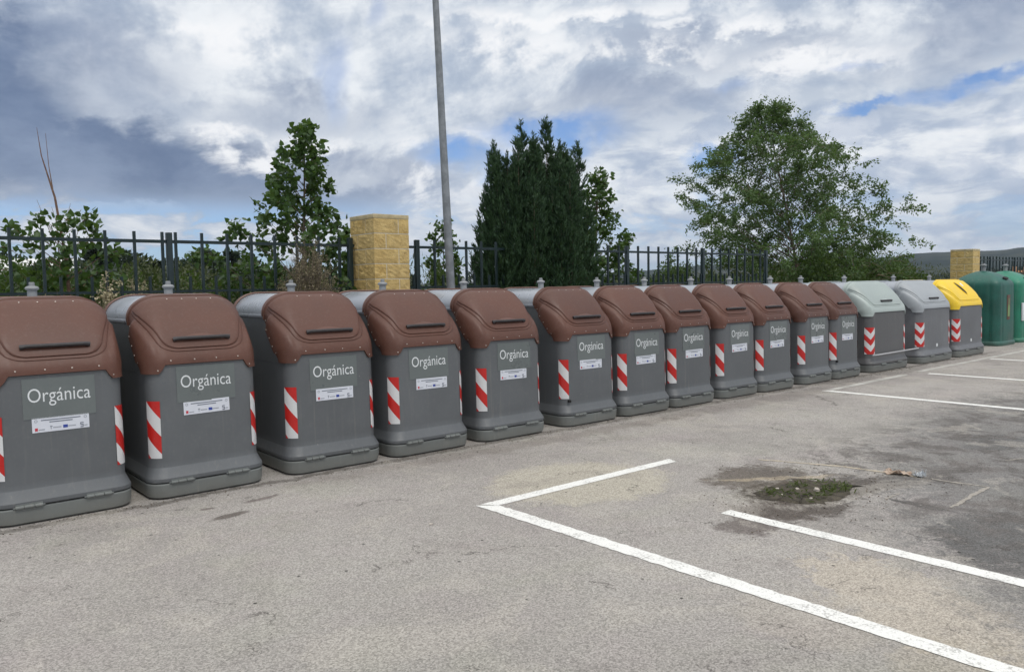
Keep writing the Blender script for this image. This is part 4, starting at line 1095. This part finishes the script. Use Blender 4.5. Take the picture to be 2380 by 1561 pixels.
# ground cover between the shrubs
rg = np.random.default_rng(77); n = 26000
gx = rg.uniform(-2, 30, n); gy_ = 9.3 + rg.exponential(3.2, n)
hh = .9 + .55 * np.sin(gx * 1.7) * np.sin(gy_ * 1.1 + gx)
P = np.stack([gx, gy_, rg.uniform(.45, 1, n) * (hh + .75) - .05], 1); D = rg.normal(0, .6, (n, 3)); D[:, 2] += .9
tag(leaf_cloud('undergrowth', P, D, .10, 'blade', oliveleaf, None, 5), 'rough green undergrowth behind the fence', 'undergrowth', kind='stuff')

# ------------------------------------------------------------------ lamp pole
lp = empty('street_lamp', (6.26, 8.6, 0), label='tall galvanised grey lamp pole rising out of the frame behind the bins', cat='street lamp')
L = Vector((-.135, .02, 3.75)) / 3.75
pts = [L * z for z in (0, .5, 1.5, 3, 5, 7, 8.5)]
MB().tube(pts, [.061, .060, .057, .051, .043, .035, .030], 20).build('pole', galv, lp)
MB().lathe([(.13, 0), (.13, .02), (.08, .03), (.075, .10), (.07, .11)], 16).build('base_plate', galv, lp)
tp = pts[-1]
MB().tube([tp, tp + Vector((0, -.3, .25)), tp + Vector((0, -1.1, .35))], [.03, .028, .026], 10).build('arm', galv, lp)
MB().box(-.13, .13, -1.75, -1.05, 8.80, 8.90, .03).build('lamp_head', galv, lp)

# ------------------------------------------------------------------ stone pillars
def f_block(t, b):
    w = wpos(t); rnd_ = t.new('ShaderNodeNewGeometry').outputs['Random Per Island']
    n = t.noise(w, 13, 6, .7); n2 = t.noise(w, 42, 5, .7)
    c = t.mix(t.rng(n, .3, .7), (.44, .285, .085), (.68, .49, .19))
    c = t.mix(t.math('MULTIPLY', rnd_, .35), c, (.58, .46, .23))
    c = t.mix(t.rng(n2, .5, .8, 0, .55), c, (.62, .52, .30))
    z = t.sep(w)[2]
    st = t.math('MULTIPLY', t.rng(t.noise(t.vmul(w, (7, 7, 2.2)), 1.0, 4, .6), .52, .68), t.rng(z, 2.25, 2.6, 0, .75))
    c = t.mix(st, c, (.11, .10, .085))
    t.put(b.inputs['Base Color'], c); b.inputs['Roughness'].default_value = .9
    bump(t, b, t.math('ADD', n, t.math('MULTIPLY', n2, .5)), .8, .02)
blockm = mat('split_face_block', f_block)
mortar = simple('mortar', (.62, .57, .44), (.72, .67, .54), 20)
capm = simple('cap_stone', (.40, .33, .19), (.62, .52, .32), 9)
def pillar(x0, y0, w, d, h, lab, seed):
    root = empty('stone_pillar', (x0, y0, 0), label=lab, cat='pillar', group='yellow stone pillars of the fence')
    MB().box(.004, w - .004, .004, d - .004, -.35, h - .05).build('mortar_core', mortar, root)
    rr = random.Random(seed); mb = MB(); ch = .187; top = h - .055; k = 0; z = top
    while z > -.2:
        z0 = z - ch + .012; j = .70 if k % 2 == 0 else .34
        jd = .36 if k % 2 == 0 else .7
        def blk(xa, xb, ya, yb):
            # a block with a coarse face grid pushed in and out
            bm = bmesh.new(); bmesh.ops.create_cube(bm, size=1)
            bmesh.ops.subdivide_edges(bm, edges=bm.edges[:], cuts=5, use_grid_fill=True)
            for v in bm.verts:
                e = sum(abs(abs(q) - .5) < 1e-4 for q in v.co)
                v.co = Vector(((xa + xb) / 2 + v.co.x * (xb - xa), (ya + yb) / 2 + v.co.y * (yb - ya), (z + z0) / 2 + v.co.z * (z - z0)))
                if e == 1:
                    nrm = Vector((v.co.x - w / 2, v.co.y - d / 2, 0)).normalized(); v.co += nrm * rr.uniform(-.001, .006)
            bm.verts.index_update(); mb.add([v.co[:] for v in bm.verts], [[v.index for v in f.verts] for f in bm.faces]); bm.free()
        g = .006
        blk(0, w * j - g, 0, d * jd - g); blk(w * j + g, w, 0, d * jd - g); blk(0, w * j - g, d * jd + g, d); blk(w * j + g, w, d * jd + g, d)
        z -= ch; k += 1
    mb.build('blocks', blockm, root, smooth=False)
    MB().box(-.004, w + .004, -.004, d + .004, h - .052, h, .006).build('cap', capm, root)
    return root
pillar(4.98, 8.5, .505, .585, 2.55, 'nearer yellow split-stone pillar with a dirty cap, beside the tall poplar', 1)
pillar(23.95, 8.5, .50, .585, 2.45, 'farther yellow split-stone pillar above the green bottle banks', 2)

# ------------------------------------------------------------------ fence
FY = 9.0
def fence_run(lab, x0, x1, posts, offs, pitch, npp):
    root = empty('metal_fence', (x0, FY, 0), label=lab, cat='fence', group='dark metal fence runs')
    X = lambda x: x - x0
    MB().box(0, x1 - x0, -.012, .012, 2.165, 2.200).build('upper_rail', fencem, root)
    MB().box(0, x1 - x0, -.012, .012, 1.628, 1.655).build('middle_rail', fencem, root)
    MB().box(0, x1 - x0, -.012, .012, .60, .635).build('lower_rail', fencem, root)
    tall = MB().box(-.0135, .0135, -.0150, .0150, .54, 2.285).mesh('tall_picket', False)
    short = MB().box(-.0125, .0125, -.0148, .0148, .54, 1.805).mesh('short_picket', False)
    post = MB().box(-.030, .030, -.030, .030, .50, 2.280, .004).mesh('fence_post', True)
    ns = 0
    for p in posts:
        if x0 <= p <= x1:
            o = link('fence_post', post, fencem, root); o.location = (X(p), 0, 0)
        for k in range(npp):
            x = p + offs + pitch * k
            if x0 + .02 < x < x1 - .02:
                o = link('tall_picket', tall, fencem, root); o.location = (X(x), 0, 0)
            x += pitch / 2
            if x0 + .02 < x < x1 - .02 and abs(x - (p + 2.12)) > .05:
                o = link('short_picket', short, fencem, root); o.location = (X(x), 0, 0)
    return root
fence_run('dark metal picket fence left of the nearer stone pillar', -1.6, 4.977, [-1.52, .6, 2.72, 4.92], .07, .283, 8)
fence_run('dark metal picket fence between the nearer stone pillar and the large tree', 5.488, 14.45, [3.81 + 2.12 * k for k in range(0, 6)], .29, .272, 7)
fence_run('dark metal picket fence right of the farther stone pillar', 24.455, 40, [24.6 + 2.12 * k for k in range(8)], .25, .275, 7)

# ------------------------------------------------------------------ weeds and litter in the pothole
rg = np.random.default_rng(8)
cen = np.array([(5.34, 3.33), (5.42, 3.18), (5.74, 3.0), (5.80, 2.95), (5.93, 3.02), (5.98, 3.10), (5.56, 3.03), (5.70, 3.28), (5.40, 3.30), (5.88, 2.97)])
P, D = [], []
for c in cen:
    m_ = int(rg.integers(9, 26)); q = rg.normal(0, .035, (m_, 2)); P.append(np.column_stack([c + q, rg.uniform(.01, .04, m_)])); dd = rg.normal(0, .7, (m_, 3)); dd[:, 2] = rg.uniform(.2, 1.2, m_); D.append(dd)
q = rg.uniform(-1, 1, (170, 2)) * (.34, .17); P.append(np.column_stack([q + (5.68, 3.14), rg.uniform(.01, .025, 170)])); dd = rg.normal(0, .8, (170, 3)); dd[:, 2] = abs(dd[:, 2]) * .4; D.append(dd)
tag(leaf_cloud('weeds', np.concatenate(P), np.concatenate(D), .045, 'blade', weedleaf, None, 6), 'green weeds growing in the broken asphalt', 'weeds', kind='stuff')
n = 1500; gx2 = rg.uniform(.3, 19.2, n); gy2 = 6.44 - abs(rg.exponential(.07, n)); 
n2_ = 700; gx2 = np.concatenate([gx2, rg.normal(5.7, .6, n2_)]); gy2 = np.concatenate([gy2, rg.normal(3.1, .35, n2_)])
P = np.stack([gx2, gy2, np.full(len(gx2), .006)], 1); D = rg.normal(0, 1, P.shape); D[:, 2] *= .25
tag(leaf_cloud('grit', P, D, .016, 'oval', drytwig, None, 9), 'fine grit and leaf crumbs along the foot of the bins', 'grit', kind='stuff')
def stone(name, loc, s, m, lab, cat, group=None, seed=0, flat=.6):
    bm = bmesh.new(); bmesh.ops.create_icosphere(bm, subdivisions=2, radius=s); r_ = random.Random(seed)
    for v in bm.verts: v.co = v.co * r_.uniform(.8, 1.15); v.co.z *= flat
    me = bpy.data.meshes.new(name); bm.to_mesh(me); bm.free()
    o = link(name, me, m); o.location = (loc[0], loc[1], loc[2] + s * flat * .6); return tag(o, lab, cat, group)
palestone = simple('pale_stone', (.34, .30, .26), (.48, .43, .38), 30)
stone('stone', (5.69, 3.10, .01), .026, palestone, 'largest pale stone among the weeds in the pothole', 'stone', 'pale stones in the pothole', 1, .8)
stone('stone', (5.63, 3.23, .01), .018, palestone, 'pale stone behind the largest one in the pothole', 'stone', 'pale stones in the pothole', 2)
stone('stone', (5.53, 3.34, .01), .016, palestone, 'pale stone at the left rim of the pothole', 'stone', 'pale stones in the pothole', 3)
stone('stone', (5.46, 3.02, .01), .014, palestone, 'small pale stone at the front rim of the pothole', 'stone', 'pale stones in the pothole', 4)
stone('stone', (5.41, 3.23, .01), .013, palestone, 'tiny flat pale stone at the front left of the pothole', 'stone', 'pale stones in the pothole', 5, .4)
stone('stone', (3.02, 4.49, 0), .016, palestone, 'lone small pale stone on the open asphalt left of the white corner line', 'stone', None, 6, .4)
# crumpled litter at the end of the slab joint
def crumple(name, loc, sx, sy, sz, m, lab, cat, seed):
    bm = bmesh.new(); bmesh.ops.create_grid(bm, x_segments=10, y_segments=6, size=.5); r_ = random.Random(seed)
    for v in bm.verts: v.co = (v.co.x * sx + r_.gauss(0, sx * .04), v.co.y * sy + r_.gauss(0, sy * .06), abs(r_.gauss(0, sz)) + .003)
    bmesh.ops.solidify(bm, geom=bm.faces[:], thickness=.0015)
    me = bpy.data.meshes.new(name); bm.to_mesh(me); bm.free(); o = link(name, me, m); o.location = loc; o.rotation_euler = (0, 0, R(-65)); return tag(o, lab, cat)
crumple('crumpled_bag', (6.72, 2.93, .003), .20, .09, .02, simple('dirty_tan_plastic', (.24, .15, .10), (.55, .45, .36), 25), 'crumpled dirty tan wrapper at the end of the sandy joint', 'litter', 1)
crumple('crushed_can', (6.76, 2.77, .003), .09, .06, .022, simple('crushed_metal', (.35, .37, .38), (.6, .62, .64), 30, .3), 'small crushed silvery can beside the tan wrapper', 'litter', 2)

# ------------------------------------------------------------------ beyond the fence: far trees, buildings, hills
def far_tree(loc, h, w, lab, seed, m=darkleaf, kind='round', n=2600):
    rg = np.random.default_rng(seed); rd = random.Random(seed); root = empty('far_tree', loc, label=lab, cat='tree', group='dark trees far behind the fence')
    wood = MB().tube([(0, 0, 0), (0, 0, h * .5), (0, 0, h * .92)], [w * .06, w * .04, w * .01], 6); P, D = [], []
    if kind == 'round':
        for k in range(14):
            a = rd.uniform(0, 2 * PI); s = w * .5 * rd.uniform(0, .8); c = np.array([math.cos(a) * s, math.sin(a) * s, h * rd.uniform(.3, .82)])
            u = unit(rg, n // 14); P.append(c + u * np.array([w * .26, w * .26, h * .17]) * rg.uniform(.5, 1, (len(u), 1))); D.append(u + rg.normal(0, .6, u.shape))
    else:
        for k in range(11):
            q = .15 + .83 * k / 11; r_ = w * .5 * (1 - q) ** .6 * rd.uniform(.6, 1.15)
            m_ = int(n / 11); a = rg.uniform(0, 2 * PI, m_); rr = r_ * rg.uniform(.1, 1, m_); P.append(np.stack([np.cos(a) * rr, np.sin(a) * rr, h * q + rg.normal(0, h * .012, m_) + rr * .08], 1)); D.append(np.stack([np.cos(a), np.sin(a), rg.normal(0, .3, m_)], 1))
    wood.build('trunk', barkm, root); leaf_cloud('crown', np.concatenate(P), np.concatenate(D), max(h * .085, .2), 'oval', m, root, seed)
def pol(az, d): return (d * math.cos(R(az)), d * math.sin(R(az)))
FT = [(77.6, 60, 2.2, 'cone', 'jagged dark conifer, leftmost on the skyline beyond the fence'), (76.6, 62, 1.75, 'cone', 'dark conifer next to the leftmost one on the skyline'), (75.2, 64, 1.95, 'round', 'broad dark tree on the skyline left of the first fence post'),
      (73.9, 60, 1.5, 'cone', 'small pointed tree between two broad ones on the skyline'), (72.6, 66, 1.6, 'round', 'dark round tree on the skyline right behind the first fence post'), (71.2, 68, 1.95, 'round', 'wide dark tree on the skyline right of the first fence post'),
      (69.3, 60, 2.05, 'cone', 'layered dark conifer on the skyline left of the tall poplar'), (68.4, 64, 1.7, 'round', 'round dark tree touching the layered conifer'), (82.8, 60, 1.9, 'round', 'dark tree at the left edge of the skyline'),
      (66.8, 80, 1.0, 'round', 'low tree on the skyline behind the left branches of the tall poplar'), (57.0, 90, .55, 'round', 'low distant tree between the stone pillar and the lamp pole'), (54.2, 95, .45, 'round', 'low distant tree just right of the lamp pole')]
for i, (az, d, e, kd, lab) in enumerate(FT):
    h = 1.65 + d * math.tan(R(e)) * 1.2 + .8; far_tree((*pol(az, d), -.35), h, h * (.75 if kd == 'round' else .55), lab, 90 + i, darkleaf, kd)

def clumps(name, n, azr, dr, seed, m, lab, hfun, wr=(2.5, 6), leaf=.9, per=46):
    rg = np.random.default_rng(seed); P, D = [], []
    for k in range(n):
        az = rg.uniform(*azr); d = math.exp(rg.uniform(math.log(dr[0]), math.log(dr[1]))); x, y = pol(az, d); w = rg.uniform(*wr); h0 = hfun(x, y)
        u = unit(rg, per); u[:, 2] = abs(u[:, 2]); P.append(np.array([x, y, h0]) + u * np.array([w * .5, w * .5, w * .55]) * rg.uniform(.75, 1, (per, 1))); D.append(u + rg.normal(0, .7, u.shape))
    o = leaf_cloud(name, np.concatenate(P), np.concatenate(D), leaf, 'oval', m, None, seed); return tag(o, lab, 'woodland', kind='stuff')
# terrain that rolls up to the hills on the right
def terr(x, y):
    az = math.degrees(math.atan2(y, x)); d = math.hypot(x, y)
    def s(a, b, v): k = min(max((v - a) / (b - a), 0), 1); return k * k * (3 - 2 * k)
    near = 1.65 + math.tan(R(.15)) * d
    hillA = (1.02 + .45 * s(41, 30, az)) if az > 26 else 1.3
    h = 0
    e = np.interp(az, [0, 10, 17, 21, 25, 30, 36, 41, 44, 48, 60, 90, 100], [1.85, 1.9, 1.74, 1.58, 1.42, 1.30, 1.12, .90, .55, .25, .12, .9, .9])
    k = s(500, 1500, d)
    h = -.35 + (1500 * math.tan(R(float(e))) + 2) * k
    mid = np.interp(az, [0, 10, 17, 24, 30, 36, 42, 48, 60, 68, 90], [1.0, .95, .78, .30, .5, .62, .45, .1, .05, .7, .9])
    k2 = s(110, 330, d) * (1 - s(380, 520, d))
    h = max(h, -.35 + (330 * math.tan(R(float(mid))) + 0) * k2)
    h += (math.sin(az * .9 + 1) * 1.2 + math.sin(az * 2.3) * .6 + math.sin(az * 7.) * .3) * k * 1.3 + math.sin(az * 3.3 + d * .01) * k2 * .6
    return h
vs, fs = [], []; ds = [60, 90, 130, 170, 210, 260, 310, 360, 420, 500, 600, 720, 850, 1000, 1150, 1300, 1450, 1600, 1800, 2100, 2500]
NA = 200
for d in ds:
    for k in range(NA + 1):
        az = -8 + 112 * k / NA; x, y = pol(az, d); vs.append((x, y, terr(x, y) - (.3 if d == 60 else 0) - (max(d - 1600, 0) * .04)))
for i in range(len(ds) - 1):
    for k in range(NA): fs.append((i * (NA + 1) + k, (i + 1) * (NA + 1) + k, (i + 1) * (NA + 1) + k + 1, i * (NA + 1) + k + 1))
def f_hill(t, b):
    w = wpos(t); n = t.noise(w, .012, 6, .7); n2 = t.noise(w, .08, 5, .7); n3 = t.noise(w, .003, 4, .6)
    c = t.mix(t.rng(t.math('ADD', t.math('MULTIPLY', n, .5), t.math('MULTIPLY', n2, .5)), .38, .62), (.010, .018, .017), (.030, .040, .030))
    c = t.mix(t.rng(n3, .5, .62, 0, .4), c, (.09, .085, .06))
    t.put(b.inputs['Base Color'], c); b.inputs['Roughness'].default_value = 1; b.inputs['Specular IOR Level'].default_value = 0
tag(link('hills', mesh('hills', vs, fs, True), mat('wooded_hills', f_hill)), kind='structure')
clumps('far_woodland', 1500, (8, 48), (230, 480), 201, farleaf, 'dark green woodland across the plain', lambda x, y: terr(x, y) - 3.2, (4, 8), 1.3)
clumps('left_woodland', 420, (60, 92), (35, 110), 203, farleaf, 'low green scrub woodland behind the fence on the left', lambda x, y: .55, (2.8, 4.4), .38, 130)

def building(loc, rz, w, d, h, lab, roof=roofm, wall=whitewall, pitch=.35):
    root = empty('building', loc, rz, label=lab, cat='building', group='small buildings beyond the fence')
    wo = MB().box(-w / 2, w / 2, -d / 2, d / 2, 0, h).build('wall', wall, root, smooth=False)
    e = .25
    MB().add([(-w / 2 - e, -d / 2 - e, h), (w / 2 + e, -d / 2 - e, h), (w / 2 + e, d / 2 + e, h), (-w / 2 - e, d / 2 + e, h), (-w / 2 - e, 0, h + pitch * d / 2), (w / 2 + e, 0, h + pitch * d / 2)],
             [(0, 1, 5, 4), (2, 3, 4, 5), (0, 4, 3), (1, 2, 5), (3, 2, 1, 0)]).build('roof', roof, root, smooth=False)
    for k in range(3):
        x = -w / 2 + w * (k + .5) / 3; MB().box(x - .4, x + .4, -d / 2 - .03, -d / 2 + .02, h * .4, h * .75).build('window', handm, wo, smooth=False)
x, y = pol(82.9, 48); building((x, y, -.35), R(-7), 7, 5, 2.9, 'long low white building at the far left, behind the shrubs', whitewall)
x, y = pol(59.6, 140); building((x, y, -.35), R(-30), 6, 4, 2.2, 'tiny building with a reddish roof far between the stone pillar and the lamp pole', simple('red_roof', (.22, .09, .06), (.3, .13, .09), 3))
x, y = pol(38.7, 75); 
w_ = empty('utility_box', (x, y, -.35), label='small white utility box on a post seen through the open stretch of fence', cat='utility box')
MB().box(-.25, .25, -.2, .2, 1.5, 2.6, .03).build('box', whitewall, w_); MB().box(-.12, .12, -.1, .1, 0, 1.5).build('post', galv, w_)
# orange board screen behind the fence at the far right
ob = empty('board_screen', (31.0, 9.75, -.3), R(0), label='orange upright boards behind the fence at the right frame edge', cat='screen')
MB().box(0, 5, .03, .06, .5, .6).build('rail', barkm, ob)
r_ = random.Random(2)
for k in range(16): MB().box(k * .3, k * .3 + .2, -.02, .02, 0, 2.25 + r_.uniform(-.08, .08), .004).build('board', orangem, ob)

# ------------------------------------------------------------------ thin air over the plain
hm = bpy.data.materials.new('haze'); hm.use_nodes = True; ht = hm.node_tree; ht.nodes.clear()
ho_ = ht.nodes.new('ShaderNodeOutputMaterial'); pv = ht.nodes.new('ShaderNodeVolumePrincipled')
pv.inputs['Color'].default_value = (.75, .85, 1, 1); pv.inputs['Density'].default_value = .00020; pv.inputs['Anisotropy'].default_value = .2
ht.links.new(pv.outputs[0], ho_.inputs['Volume'])
tag(MB().box(-2600, 3200, -2600, 3200, -60, 140).build('haze', hm, smooth=False), 'thin blue haze over the far hills', 'haze', kind='stuff')
